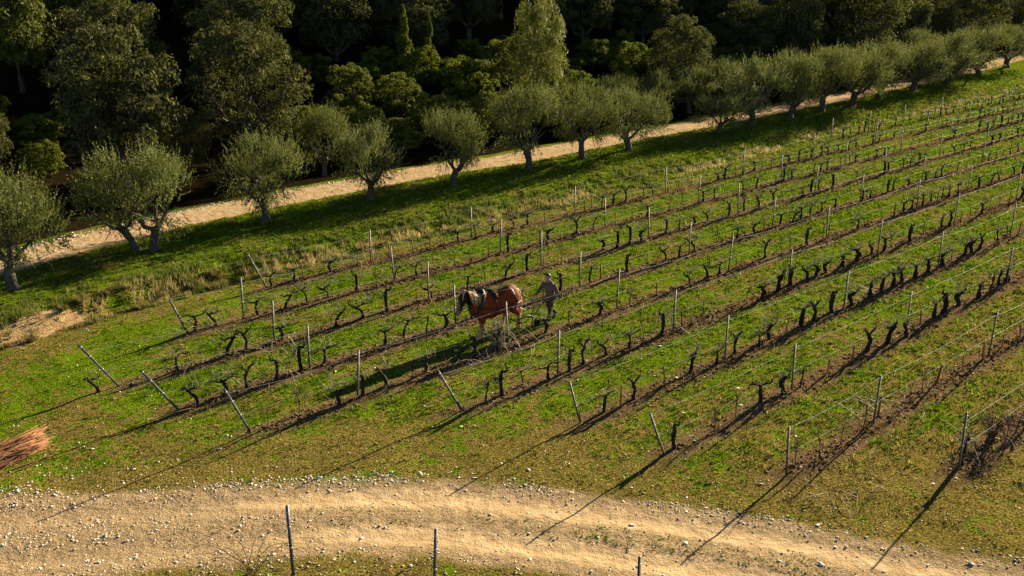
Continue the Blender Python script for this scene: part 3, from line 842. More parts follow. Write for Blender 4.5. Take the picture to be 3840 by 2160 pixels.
for i, (k_, a, b, ht, wd_, lab) in enumerate(FOREST):
    taken.append((a, b, wd_))
    rot = R.uniform(0, 6.28)
    if k_ == 'olive2':
        tree('olive_tree', lab, 'tree', a, b, rot, wd_ / 4.9, ht / 4.6, OLV_T[i % 3], OLV_C[i % 4], 'olive trees on the forest side of the road')
        continue
    cr = {'oak': OAK_C, 'pine': PIN_C, 'shrub': SHR_C, 'juniper': JUN_C}[k_]
    tk = {'oak': OAK_T, 'pine': [PIN_T], 'shrub': SHR_T, 'juniper': SHR_T}[k_]
    c_ = PIN_C[2 if a < 50 else 1] if k_ == 'pine' else cr[i % len(cr)]
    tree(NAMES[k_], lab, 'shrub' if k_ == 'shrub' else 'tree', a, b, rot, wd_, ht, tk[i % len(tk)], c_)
# the wood behind: individual trees up the slope
cnt = 0
for _ in range(9000):
    a = R.uniform(-15, 150); b = R.uniform(50, 105)
    if b < 52: continue
    if a < 38 and b < 63: continue
    if 112 < a < 132 and b < 62: continue
    if 28 < a < 82 and b < 60: continue
    x_, y_ = xy(a, b)
    z_ = float(base_z(np.array(a), np.array(b)))
    px_, py_, _d = project(x_, y_, z_ + 5)
    if px_ < -60 or px_ > 1250 or y_ < 5: continue
    if py_ < -130: continue
    wd_ = R.uniform(4.5, 7.5)
    if any((a - q[0]) ** 2 + (b - q[1]) ** 2 < (0.33 * (wd_ + q[2])) ** 2 for q in taken): continue
    taken.append((a, b, wd_))
    pn = R.random() < 0.2
    ht_ = R.uniform(5.5, 9.0)
    lab_ = ('tall ' if ht_ > 8 else 'low ' if ht_ < 6.5 else '') + ('dark pine' if pn else 'dark holm oak') + (' high' if b > 75 else '') + ' on the wooded hillside above the %s roadside olive tree' % near_olive(a)
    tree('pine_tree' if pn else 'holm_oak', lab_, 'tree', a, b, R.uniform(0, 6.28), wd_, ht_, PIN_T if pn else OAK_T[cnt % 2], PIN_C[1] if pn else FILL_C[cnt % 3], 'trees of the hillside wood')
    cnt += 1
    if cnt >= 200: break

# low scrub on the open slope above the road
cnt = 0
for _ in range(3000):
    a = R.uniform(4, 118); b = R.uniform(46.8, 61)
    if a < 28 and (b < 50 or a > 16): continue
    if any((a - q[0]) ** 2 + (b - q[1]) ** 2 < (0.36 * q[2] + 0.8) ** 2 for q in taken): continue
    wd_ = R.uniform(2.4, 4.0); taken.append((a, b, wd_))
    hi = b > 54
    tree('shrub', 'rounded scrub bush ' + ('high on the slope above the %s roadside olive tree' if hi else 'just across the road from the %s roadside olive tree') % near_olive(a), 'shrub', a, b, R.uniform(0, 6.28), wd_, R.uniform(1.6, 3.2), SHR_T[cnt % 2], SHR_C[cnt % 4], 'scrub bushes high on the slope' if hi else 'scrub bushes beside the road')
    cnt += 1
    if cnt >= 120: break

# grass tussocks on the earth bank
def tussock(rng):
    n = 150; a = rng.uniform(0, 6.28, n); th = rng.uniform(.1, 1.1, n); L = rng.uniform(.5, 1.0, n)
    b = np.stack([np.cos(a) * rng.random(n) * .35, np.sin(a) * rng.random(n) * .35, np.full(n, -.05)], 1)
    d_ = np.stack([np.cos(a) * np.sin(th), np.sin(a) * np.sin(th), np.cos(th)], 1)
    s_ = np.stack([-np.sin(a), np.cos(a), np.zeros(n)], 1) * .035
    V = np.stack([b - s_, b + s_, b + d_ * L[:, None]], 1).reshape(-1, 3)
    t = rng.random(n)
    c = lerp((.05, .06, .012), (.30, .22, .08), t ** 1.5)
    m_ = mk_mesh('grass_tussock', V, np.arange(n * 3).reshape(-1, 3), False, {'col': np.repeat(c, 3, 0)})
    m_.materials.append(M['grass']); return m_
TUS = [tussock(rt) for _ in range(4)]
for i in range(34):
    a = R.uniform(5.5, 21) if i < 26 else R.uniform(21, 34)
    b = float(bank_w(a)) + R.uniform(-.35, .8); s_ = R.uniform(.3, .55)
    o = obj('grass_tussock', TUS[i % 4], None, None, pos(a, b), (0, 0, R.uniform(0, 6)), (s_, s_, s_ * R.uniform(.7, 1.0)))
    tag(o, 'rough olive-brown grass tussock growing on the ' + ('eroded earth bank' if a < 13 else 'bank above the first vine row'), 'tussock', 'tussocks on the earth bank' if a < 13 else 'tussocks above the first row')

# ------------------------------------------------------------------ vines
rv = np.random.default_rng(77)
def wob(P, s, rng):
    P = np.array(P, float); P[1:-1] += rng.normal(0, s, P[1:-1].shape); return P
def smooth_path(pts, n):
    pts = np.asarray(pts, float); t = np.linspace(0, len(pts) - 1, n)
    i = np.clip(t.astype(int), 0, len(pts) - 2); f = (t - i)[:, None]
    p0 = pts[np.clip(i - 1, 0, None)]; p1 = pts[i]; p2 = pts[i + 1]; p3 = pts[np.clip(i + 2, None, len(pts) - 1)]
    return 0.5 * ((2 * p1) + (-p0 + p2) * f + (2 * p0 - 5 * p1 + 4 * p2 - p3) * f ** 2 + (-p0 + 3 * p1 - 3 * p2 + p3) * f ** 3)
def gnarl(mb, pts, r0, r1, rng, n=9, k=7):
    P = smooth_path(pts, n)
    rr = np.linspace(r0, r1, n) * rng.uniform(0.8, 1.25, n)
    mb.tube(P, rr, k, rough=0.19, rng=rng)
    return P
def old_vine(kind, rng):
    tr = MB(); arms = []
    h = rng.uniform(0.46, 0.60); r = rng.uniform(0.036, 0.050)
    lean = {'T': rng.uniform(-.12, .12), 'Y': rng.uniform(-.1, .1), 'L': rng.choice([-1, 1]) * rng.uniform(.28, .4), 'S': rng.uniform(-.15, .15), 'C': rng.uniform(-.2, .2)}[kind]
    if kind == 'C': r *= 0.65; h *= 1.1
    if kind == 'S': r *= 1.3; h *= 1.35
    b = rng.uniform(-.1, .1)
    P = gnarl(tr, [(0, 0, -0.08), (b * .6, rng.normal(0, .02), h * .3), (lean * .4 + b, rng.normal(0, .03), h * .65), (lean, 0, h)], r * 1.35, r * 0.95, rng)
    top = P[-1]
    tr.ball(top, (r * 1.3, r * 1.2, r * 1.2), 7, 5)
    def arm(dx, up, r_):
        mb = MB()
        pts = [top - np.array([0, 0, 0.03]), top + (dx * .35, rng.normal(0, .03), up * .4 + rng.uniform(-.05, .07)), top + (dx * .7, rng.normal(0, .05), up * .7 + rng.uniform(-.07, .05)), top + (dx, rng.normal(0, .05), up + rng.uniform(-.06, .1))]
        Q = gnarl(mb, pts, r_ * 1.15, r_ * .6, rng, 8, 6)
        for q in Q[2:]:
            if rng.random() < .75:
                e = q + np.array([rng.normal(0, .04), rng.normal(0, .04), rng.uniform(.06, .14)])
                mb.tube([q, (q + e) / 2 + rng.normal(0, .01, 3), e], np.array([.6, .42, .3]) * r_ * .8, 5)
        arms.append(mb.mesh('arm', True))
    L = rng.uniform(.42, .62)
    if kind in 'TC': arm(-L, .06, r * .62); arm(L * rng.uniform(.7, 1.1), .08, r * .58)
    elif kind == 'Y': arm(-L * .6, .26, r * .72); arm(L * .65, .24, r * .68)
    elif kind == 'L': arm(np.sign(lean) * -L, .02, r * .6); arm(np.sign(lean) * .22, .16, r * .6)
    else: arm(rng.choice([-1, 1]) * .2, .1, r * .7)
    return tr.mesh('trunk', True), arms, top
def canes_mesh(rng, n, hmin, hmax, span):
    mb = MB()
    for _ in range(n):
        x0 = rng.uniform(-span, span); h = rng.uniform(hmin, hmax)
        a = rng.uniform(0, 6.28); sp = rng.uniform(.05, .35)
        pts = [(x0, 0, .55), (x0 + math.cos(a) * sp * .4, math.sin(a) * sp * .4, .55 + h * .6), (x0 + math.cos(a) * sp, math.sin(a) * sp, .55 + h)]
        P = smooth_path(pts, 5)
        mb.tube(P, np.linspace(.008, .005, 5), 3, cap=False)
        for _k in range(2):
            s = P[rng.integers(1, 4)]; mb.tube([s, s + rng.normal(0, .09, 3) + (0, 0, .08)], [.005, .003], 3, cap=False)
    return mb.mesh('canes')
KINDS = 'TTTTYLLSCC'
VAR = [(k_,) + old_vine(k_, rv) for k_ in KINDS]
for v in VAR:
    for m_ in [v[1]] + v[2]: m_.materials.append(M['vine'])
CAN = [canes_mesh(rv, 8, .1, .4, .35), canes_mesh(rv, 14, .15, .5, .5), canes_mesh(rv, 7, .1, .35, .45)]
for m_ in CAN: m_.materials.append(M['cane'])
def young_vine(rng):
    mb = MB(); cm = MB()
    h = rng.uniform(.4, .6)
    P = gnarl(mb, [(0, 0, -.05), (rng.uniform(-.04, .04), 0, h * .5), (rng.uniform(-.08, .08), rng.normal(0, .03), h)], .019, .012, rng, 6, 5)
    for _ in range(rng.integers(5, 9)):
        a = rng.uniform(0, 6.28); l_ = rng.uniform(.15, .42); s = P[rng.integers(3, 6)]
        e = s + np.array([math.cos(a) * l_ * .7, math.sin(a) * l_ * .45, l_ * rng.uniform(.5, 1.1)])
        cm.tube([s, (s + e) / 2 + rng.normal(0, .02, 3), e], [.006, .0045, .002], 4, cap=False)
        s2 = (s + e) / 2; cm.tube([s2, s2 + rng.normal(0, .1, 3) + (0, 0, .07)], [.0035, .002], 3, cap=False)
    a_, b_ = mb.mesh('trunk', True), cm.mesh('canes')
    a_.materials.append(M['young']); b_.materials.append(M['young'])
    return a_, b_
YNG = [young_vine(rv) for _ in range(5)]

OLD = {0: [17.0, 17.9, 19.6, 26.2, 27.1, 28.3, 29.7, 30.5, 36.4, 37.4, 38.9, 39.5, 45.9, 47.7, 48.8, 52.4, 53.6, 63.5, 65.8, 70.1, 73.7, 75.5, 77.2, 81.3, 85.8], 1: [12.6, 13.4, 15.0, 16.0, 16.9, 17.8, 20.9, 21.9, 29.2, 31.0, 32.1, 40.4, 41.3, 43.8, 45.1, 47.8, 48.6, 51.6, 52.5, 53.8, 54.8, 55.8, 58.2, 73.3, 78.1], 2: [8.4, 10.8, 12.4, 13.1, 16.4, 17.5, 18.6, 20.6, 22.3, 29.9, 30.7, 31.6, 32.3, 38.8, 39.5, 40.3, 41.4, 42.6, 46.2, 47.0, 48.3, 53.9, 54.7, 56.5, 58.5, 63.3], 3: [10.2, 11.0, 11.7, 12.6, 13.5, 14.3, 16.6, 17.4, 18.3, 19.1, 26.2, 28.4, 31.6, 32.7, 39.3, 40.3, 41.0, 41.8, 42.9, 46.7, 47.5, 50.2, 51.6, 54.9], 4: [13.1, 13.9, 14.8, 16.2, 17.4, 23.9, 29.0, 30.1, 30.9, 41.5, 45.9, 46.9, 48.0, 48.8, 50.1, 50.9, 54.5, 56.2], 5: [16.3, 16.9, 17.8, 18.7, 20.3, 21.3, 22.3, 24.0, 29.6, 30.8, 31.8, 32.9, 34.3, 35.5, 36.5, 38.1, 41.2, 44.2, 45.1, 48.5], 6: [18.3, 19.5, 22.2, 23.3, 24.5, 25.5, 26.4, 28.1, 28.9, 30.2, 31.5, 32.8, 34.4, 35.3, 36.2, 37.4, 38.6, 41.4, 42.2], 7: [18.05, 21.9, 23.0, 23.8, 27.8, 28.9, 30.1, 32.3, 33.1, 34.3, 35.8, 36.9, 37.6, 38.6], 9: [22.65]}
YOUNG = {0: [24.6, 25.4, 32.9], 1: [24.8, 28.6, 36.7, 37.8, 38.7], 3: [15.7, 29.6, 34.2, 45.7, 48.8], 4: [10.9, 11.9, 25.5, 35.8, 38.4, 38.9, 43.5, 52.7], 5: [23.2, 25.1, 26.3, 27.2, 28.8, 31.4, 39.5, 40.5, 49.7, 50.8, 51.9], 6: [47.1], 7: [19.7, 20.7], 8: [19.4, 20.4, 21.4, 22.6, 25.2, 26.0], 9: [24.0, 24.8]}
STAKE = {0: [18.3, 20.9, 21.7, 22.5, 23.6, 31.5, 34.3, 34.9, 40.8, 41.8, 42.9, 46.9, 49.4, 64.7, 67.0, 67.9, 68.9, 70.4, 71.7, 73.0, 77.9, 85.0, 86.5, 87.9], 1: [25.6, 34.8, 49.9, 57.1], 2: [19.8, 26.4, 27.3], 3: [26.9, 35.1, 38.0, 56.5, 57.7, 59.3, 63.2], 4: [27.0, 32.0, 33.4, 45.0, 49.5], 5: [42.4, 46.3], 6: [18.9, 20.9, 39.7, 44.8, 46.1], 7: [25.2, 26.6, 31.4], 8: [23.6, 27.0, 28.6, 29.9, 31.3, 32.6]}
POST = {0: [21.5, 27.0, 33.6, 40.6, 47.6, 55.3, 63.0, 70.4, 77.6, 84.6], 1: [14.4, 20.8, 26.4, 32.9, 39.9, 47.6, 54.5, 61.5, 68.5, 75.5], 2: [14.1, 20.4, 26.2, 32.8, 39.7, 46.6, 54.1, 61.1, 68.1], 3: [13.8, 19.6, 25.6, 32.3, 38.6, 46.5, 53.3, 61.3], 4: [13.7, 19.6, 24.8, 31.4, 38.8, 47.5, 53.0], 5: [19.1, 24.6, 31.7, 38.4, 45.6, 52.8], 6: [23.8, 30.9, 38.2, 45.4], 7: [23.4, 30.4, 38.3], 8: [23.1, 30.4], 9: []}
ROWN = ['row along the grass bank', 'second row from the bank', 'third row from the bank', 'fourth row from the bank', 'fifth row from the bank', 'sixth row from the bank', 'seventh row from the bank', 'eighth row from the bank', 'ninth row from the bank', 'tenth row from the bank']
ROWN = dict(enumerate(ROWN)); ROWN[-1] = 'short row against the bank'
ROW_START = dict(enumerate(ROW_START)); ROW_START[-1] = 61.5
ROW_END = dict(enumerate(ROW_END)); ROW_END[-1] = 98
POST[-1] = [62.0, 67.0, 72.5, 78.6, 85.5, 92.5]
KD = {'T': 'dark vine with two level arms', 'Y': 'dark vine forking upward', 'L': 'dark vine leaning over sideways', 'S': 'thick stump vine with one arm', 'C': 'crooked slender vine with two arms'}
ORDP = ['end', 'first', 'second', 'third', 'fourth', 'fifth', 'sixth', 'seventh', 'eighth', 'ninth', 'tenth', 'eleventh']
def where(i, q):
    return ', %s, past its %s post' % (ROWN[i], ORDP[sum(1 for x in POST[i] if x < q)])
# further along each row, where single plants run together in the photograph, the planting goes on at the same spacing
for i in range(-1, 10):
    have = sorted(OLD.get(i, []) + YOUNG.get(i, []) + STAKE.get(i, []))
    q = ROW_START[i] + 1.0
    while q < ROW_END[i] - 1.5:
        q += rv.uniform(0.9, 1.25)
        if all(abs(q - h_) > 0.62 for h_ in have):
            x_ = rv.random()
            far_ = q > 50
            if x_ < (0.62 if far_ else 0.62 if (q > 27 and i >= 3) else 0.42): OLD.setdefault(i, []).append(q)
            elif x_ < (0.8 if far_ else 0.82 if (q > 27 and i >= 3) else 0.74): YOUNG.setdefault(i, []).append(q)
            elif x_ < (0.9 if far_ else 0.86 if (q > 27 and i >= 3) else 0.8): STAKE.setdefault(i, []).append(q)
            else: continue
            have.append(q)
VLIST = []
SPECIAL = {(2, 8.4): 'L', (7, 18.05): 'S', (5, 18.7): 'T', (6, 19.5): 'Y', (6, 18.3): 'T', (6, 22.2): 'L', (9, 22.65): 'S', (4, 23.9): 'T', (3, 18.3): 'C'}
def merge(parts):
    V = []; F3 = []; F4 = []; n0 = 0
    for me, mx in parts:
        n_ = len(me.vertices); co = np.empty(n_ * 3, np.float32); me.vertices.foreach_get('co', co)
        mm_ = np.array(mx); V.append(co.reshape(-1, 3) @ mm_[:3, :3].T + mm_[:3, 3])
        lt = np.empty(len(me.polygons), np.int32); me.polygons.foreach_get('loop_total', lt)
        lv = np.empty(len(me.loops), np.int32); me.loops.foreach_get('vertex_index', lv)
        st = np.concatenate([[0], np.cumsum(lt)[:-1]])
        for c_, L_ in ((3, F3), (4, F4)):
            k_ = st[lt == c_]
            if len(k_): L_.append(lv[k_[:, None] + np.arange(c_)] + n0)
        n0 += n_
    return np.concatenate(V), [np.concatenate(x) for x in (F3, F4) if x]
alld = sorted(math.hypot(q, W0 - SP * i) for i in OLD for q in OLD[i])
DLIM = alld[294] if len(alld) > 295 else 1e9
FARV = []
for i in range(-1, 10):
    wr = W0 - SP * i
    for j, q in enumerate(sorted(OLD.get(i, []))):
        kd = SPECIAL.get((i, q)) or KINDS[rv.integers(0, len(KINDS))]
        v = [x for x in VAR if x[0] == kd]; v = v[rv.integers(0, len(v))]
        s_ = rv.uniform(0.78, 1.0) if not (i >= 5 and q > 27) else rv.uniform(0.85, 1.05)
        if math.hypot(q, wr) > DLIM:
            mx = Matrix.LocRotScale(pos(q, wr), Matrix.Rotation(ROW_ROT + math.pi * rv.integers(0, 2), 3, 'Z').to_quaternion(), Vector((s_, s_ * 1.2, s_)))
            FARV += [(m_, mx) for m_ in [v[1]] + v[2]]
            continue
        e = obj('vine', None, None, None, pos(q, wr + rv.normal(0, .05)), (0, 0, ROW_ROT + (math.pi if rv.random() < .5 and (i, q) != (2, 8.4) else 0) + rv.normal(0, .12)), (s_, s_, s_))
        lab = KD[kd] + where(i, q) if j else KD[kd] + ', first vine of the ' + ROWN[i]
        tag(e, lab, 'vine', 'old vines of the ' + ROWN[i])
        th_ = rv.uniform(1.0, 1.25) if not (i >= 5 and q > 27) else rv.uniform(1.35, 1.75)
        obj('trunk', v[1], None, e, scale=(1 if th_ < 1.3 else 1.15, th_, 1))
        for a_ in v[2]: obj('arm', a_, None, e)
        if rv.random() < .9:
            c_ = obj('canes', CAN[rv.integers(0, 3)], None, e); c_['kind'] = 'stuff'
    for j, q in enumerate(sorted(YOUNG.get(i, []))):
        s_ = rv.uniform(0.85, 1.3); v = YNG[rv.integers(0, 5)]
        e = obj('young_vine', None, None, None, pos(q, wr + rv.normal(0, .05)), (0, 0, rv.uniform(0, 6.28)), (s_, s_, s_))
        tag(e, 'thin young vine with bare twigs' + where(i, q), 'vine', 'young vines of the ' + ROWN[i])
        obj('trunk', v[0], None, e); c_ = obj('canes', v[1], None, e); c_['kind'] = 'stuff'
if FARV:
    V_, F_ = merge(FARV)
    tag(obj('distant_vines', mk_mesh('distant_vines', V_, F_, True), M['vine']), 'gnarled dark vines running together at the far end of the rows', 'vines', kind='stuff')
sk = MB(); sk.tube([(0, 0, -.1), (0.004, 0, .2), (0, .004, .5), (0, 0, .52)], [.024, .023, .022, .012], 6)
SKM = sk.mesh('vine_stake'); SKM.materials.append(M['stake'])
for i in range(-1, 10):
    wr = W0 - SP * i
    for q in sorted(STAKE.get(i, [])):
        s_ = rv.uniform(.85, 1.25)
        o = obj('vine_stake', SKM, None, None, pos(q, wr + rv.normal(0, .06)), (rv.normal(0, .06), rv.normal(0, .06), rv.uniform(0, 6)), (s_ * 1.1, s_ * 1.1, s_))
        tag(o, 'short orange-brown wooden stake' + where(i, q), 'stake', 'stakes of the ' + ROWN[i])

# ------------------------------------------------------------------ trellis posts and wires
def post_mesh(h, r, name='shaft'):
    mb = MB()
    mb.box((0, 0, h / 2 - .1), (r, r * .28, h / 2 + .1))
    mb.box((0, r * .62, h / 2 - .1 - .004), (r * .3, r * .36, h / 2 + .09))
    return mb.mesh(name)
def clip_mesh(r):
    mb = MB(); mb.box((0, -r * .34, 0), (r * 1.15, r * .12, .012)); return mb.mesh('wire_clip')
PM = post_mesh(1.45, .032); CM = clip_mesh(.032)
PM.materials.append(M['post']); CM.materials.append(M['wire'])
PD = post_mesh(1.5, .036); PD.materials.append(M['post_dark'])
def post(name, label, u, w, du, h, group, me=None, dw=0.0, hgt=1.45):
    L = math.sqrt(du * du + dw * dw + h * h)
    vx, vy = du * DX - dw * DY, du * DY + dw * DX
    q = Vector((vx, vy, h)).to_track_quat('Z', 'Y').to_matrix()
    zax = Vector((vx, vy, h)).normalized()
    yax = Vector((-DY, DX, 0)); yax = (yax - zax * yax.dot(zax)).normalized(); xax = yax.cross(zax)
    rot = Matrix((xax, yax, zax)).transposed().to_euler()
    e = obj(name, None, None, None, pos(u, w), rot, (1, 1, L / hgt))
    tag(e, label, 'post', group)
    obj('shaft', me or PM, None, e)
    for z_ in (.6, 1.05, 1.36):
        obj('wire_clip', CM, None, e, (0, 0, z_))
    return e
ENDS = [(-.66, 1.48), (-.48, 1.29), (-.96, 1.57), (-.89, 1.45), (-.62, 1.44), (-.81, 1.44), (-.45, 1.33), (-.64, 1.34), (-.10, 1.34), (-.06, 1.55)]
for i, (du, h) in enumerate(ENDS):
    post('end_post', ('grey metal end post leaning outward at the end of the ' if i < 8 else 'upright grey metal end post at the end of the ') + ROWN[i], ROW_START[i], W0 - SP * i + .03, du, h, 'end posts of the vine rows')
for i in range(-1, 10):
    for j, q in enumerate(POST[i]):
        post('trellis_post', 'thin grey upright trellis post, %s, %s after its end post' % (ROWN[i], ORDP[j + 1]), q, W0 - SP * i + rv.normal(0, .04), rv.normal(.02, .05), rv.uniform(1.36, 1.52), 'trellis posts of the ' + ROWN[i], None, rv.normal(0, .03))
for j, (uu, ww, h, dw) in enumerate([(8.05, 15.55, 1.62, .02), (9.79, 13.12, 1.52, -.04), (11.92, 9.71, 1.62, .0)]):
    post('steel_post', 'dark steel post on the near side of the track, ' + ['among arching brown canes', 'beside a low cane tangle', 'standing clear of any canes'][j], uu, ww, 0.06 * (j == 1), h, 'dark posts on the near side of the farm track', PD, dw, 1.5)
for i in range(10):
    wr = W0 - SP * i
    sup = [ROW_START[i]] + POST[i] + [ROW_END[i]]
    for nm, z_ in (('upper', 1.30), ('lower', 0.58)):
        P = []
        for a_, b_ in zip(sup[:-1], sup[1:]):
            n_ = 6
            t = np.linspace(0, 1, n_, endpoint=False)
            uu = a_ + (b_ - a_) * t
            sag = rv.uniform(.03, .14) if nm == 'upper' else rv.uniform(.0, .05)
            g0 = terrain(np.array([a_]), np.array([wr]))[0]
            P += [(u_, wr + .035, z_ + g0 - sag * 4 * t_ * (1 - t_)) for u_, t_ in zip(uu, t)]
        P[0] = (ROW_START[i] + ENDS[i][0] * z_ / ENDS[i][1], wr + .035, P[0][2])
        P = np.array(P); x_, y_ = xy(P[:, 0], P[:, 1])
        mb = MB(); mb.tube(np.stack([x_, y_, P[:, 2]], 1), (.0033), 4, cap=False)
        tag(obj('trellis_wire', mb.mesh('trellis_wire'), M['wire']), nm + ' galvanised wire strung along the ' + ROWN[i], 'wire', 'trellis wires')

# ------------------------------------------------------------------ horse, ploughman, plough
rh = np.random.default_rng(9)
def horse_mats():
    t = NT('chestnut_coat_shaded_head')
    tc = t.n('ShaderNodeTexCoord').outputs['Object']
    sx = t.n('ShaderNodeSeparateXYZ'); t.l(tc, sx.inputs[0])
    nz = t.noise(tc, 6, 4)
    col = t.ramp(nz, [(.3, (.12, .020, .005)), (.7, (.26, .052, .010))])
    zz = t.math('ADD', sx.outputs['Z'], t.math('MULTIPLY', nz, .12))
    col = t.mix(t.step(zz, .62, .46), col, (.46, .28, .13))
    col = t.mix(t.step(t.math('ADD', sx.outputs['X'], t.math('MULTIPLY', sx.outputs['Z'], .5)), 1.55, 1.85), col, (.032, .012, .007))  # darker head and neck front, partly collar shade painted into the coat colour
    col = t.mix(t.step(sx.outputs['X'], 1.54, 1.60), col, (.28, .12, .08))
    col = t.mix(t.step(zz, .14, .11), col, (.06, .05, .045))
    return t.done(t.bsdf(col, .75, .08, 0, nz, .3, .02))
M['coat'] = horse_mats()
M['hair'] = simple('flaxen_hair', (.42, .26, .10), (.68, .48, .24), 30, .55, .3, bump=0)
M['leather'] = simple('black_harness_leather', (.008, .007, .007), (.022, .019, .018), 20, .45, .4)
M['brass'] = simple('steel_fittings', (.35, .34, .32), (.5, .48, .44), 10, .3, .5, .9, bump=0)
M['iron'] = simple('plough_iron', (.04, .032, .03), (.11, .085, .07), 15, .6, .4, .6)
M['skin'] = simple('skin', (.34, .19, .125), (.42, .25, .17), 12, .6, .3, bump=.1)
M['jacket'] = simple('dark_work_jacket', (.08, .055, .042), (.17, .125, .095), 14, .9, .1)
M['trousers'] = simple('olive_brown_trousers', (.035, .03, .018), (.085, .07, .042), 14, .9, .1)
M['boots'] = simple('muddy_boots', (.04, .027, .018), (.10, .07, .045), 20, .8, .2)
M['dark_hair'] = simple('dark_hair', (.008, .006, .005), (.02, .015, .012), 40, .6, .3)
M['eye'] = simple('dark_eye', (.006, .005, .005), (.012, .01, .01), 5, .2, .5, bump=0)

HB = MB()
def loft(mb, rows, up=(0, 0, 1), k=14, n=None, y=0.0):
    """rows: x, y, z, half width, half height along a path"""
    a = np.array(rows, float)
    a = smooth_path(a, n or len(a) * 3)
    a[:, 3:] = np.maximum(a[:, 3:], .004)
    mb.tube(a[:, :3], a[:, 3:5], k, up=up)
# torso, neck, head
loft(HB, [(-1.0, 0, 1.16, .08, .14), (-.93, 0, 1.16, .21, .28), (-.78, 0, 1.15, .31, .39), (-.5, 0, 1.13, .345, .43), (-.15, 0, 1.05, .35, .41), (.2, 0, 1.04, .345, .43), (.5, 0, 1.08, .32, .47), (.75, 0, 1.10, .28, .42), (.92, 0, 1.12, .2, .30), (1.0, 0, 1.13, .1, .16)])
loft(HB, [(.5, 0, 1.22, .20, .34), (.75, 0, 1.32, .19, .34), (1.0, 0, 1.46, .15, .27), (1.2, 0, 1.58, .12, .21), (1.36, 0, 1.66, .10, .15)], up=(-1, 0, .6))
loft(HB, [(1.22, 0, 1.70, .07, .08), (1.30, 0, 1.66, .105, .15), (1.42, 0, 1.50, .105, .155), (1.51, 0, 1.32, .085, .12), (1.58, 0, 1.16, .075, .095), (1.62, 0, 1.07, .07, .075), (1.64, 0, 1.02, .04, .045)], up=(1, 0, .4))
for s in (-1, 1):
    loft(HB, [(1.24, s * .07, 1.72, .03, .02), (1.23, s * .085, 1.80, .035, .018), (1.25, s * .09, 1.88, .008, .006)], up=(1, 0, 0), k=8)
def foreleg(s, dx, lift=0.0):
    kx = .62 + dx * .55
    loft(HB, [(.62, s * .17, 1.15, .14, .2), (.58, s * .2, .92, .12, .15), (.6 + dx * .3, s * .19, .72, .085, .105), (kx, s * .18, .50 + lift * .5, .07, .078), (kx + dx * .2 - lift * .2, s * .18, .33 + lift * .4, .052, .058), (.6 + dx * .95 - lift * .3, s * .18, .17 + lift, .075, .085), (.63 + dx - lift * .3, s * .18, .10 + lift, .09, .10), (.65 + dx - lift * .3, s * .18, .0 + lift, .085, .10)], up=(1, 0, 0), k=10)
def hindleg(s, dx, lift=0.0):
    loft(HB, [(-.68, s * .16, 1.25, .16, .28), (-.62, s * .2, 1.0, .16, .25), (-.58 + dx * .25, s * .2, .80, .115, .165), (-.76 + dx * .55, s * .19, .56 + lift * .3, .075, .095), (-.78 + dx * .75, s * .18, .40 + lift * .5, .058, .066), (-.74 + dx * .95, s * .18, .17 + lift, .078, .088), (-.71 + dx, s * .18, .10 + lift, .092, .10), (-.69 + dx, s * .18, .0 + lift, .085, .10)], up=(1, 0, 0), k=10)
foreleg(1, .24); foreleg(-1, -.22); hindleg(1, -.16); hindleg(-1, .30)
HORSE_W, HORSE_U = 23.1, 20.14
hm = remeshed('horse', HB, .022, 3)
HROT = math.atan2(-DY, -DX)
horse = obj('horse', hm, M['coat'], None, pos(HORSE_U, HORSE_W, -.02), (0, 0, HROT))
tag(horse, 'chestnut draught horse with flaxen mane in black harness walking between the vine rows', 'horse')
# mane, forelock, tail
mm = MB()
for k_ in range(85):
    t = rh.random(); x0 = .66 + .66 * t; z0 = 1.565 + .27 * t ** 1.1 - .02
    s = 1 if rh.random() < .8 else -1
    ln = rh.uniform(.28, .5); o_ = rh.uniform(.12, .2)
    P = smooth_path([(x0, s * .01, z0), (x0 - .05, s * o_ * .7, z0 - .02), (x0 - .12 + rh.normal(0, .03), s * (o_ + .03), z0 - ln * .5), (x0 - .17 + rh.normal(0, .05), s * (o_ + .08), z0 - ln)], 7)
    mm.tube(P, [.012, .014, .014, .013, .011, .008, .003], 4, cap=False)
obj('mane', mm.mesh('mane', True), M['hair'], horse)
fm = MB()
for k_ in range(16):
    a = rh.normal(0, .04)
    fm.tube(smooth_path([(1.26, a * .5, 1.79), (1.38, a, 1.78 + rh.normal(0, .02)), (1.45, a * 1.4, 1.66), (1.49 + rh.normal(0, .02), a * 1.6, 1.52)], 6), [.012, .014, .013, .011, .008, .003], 4, cap=False)
obj('forelock', fm.mesh('forelock', True), M['hair'], horse)
tm_ = MB()
for k_ in range(60):
    a = rh.uniform(0, 6.28); r_ = rh.uniform(.01, .075)
    P = smooth_path([(-.97, r_ * math.cos(a) * .4, 1.38), (-1.06, r_ * math.cos(a) * .8, 1.26), (-1.09 + r_ * math.sin(a), r_ * math.cos(a), .95), (-1.08 + r_ * math.sin(a) * 1.4, r_ * math.cos(a) * 1.4, .6), (-1.06 + r_ * math.sin(a), r_ * math.cos(a), .30 + rh.random() * .15)], 9)
    tm_.tube(P, np.array([1, 1.1, 1.2, 1.2, 1.1, 1, .8, .6, .2]) * .016, 4, cap=False)
obj('tail', tm_.mesh('tail', True), M['hair'], horse)
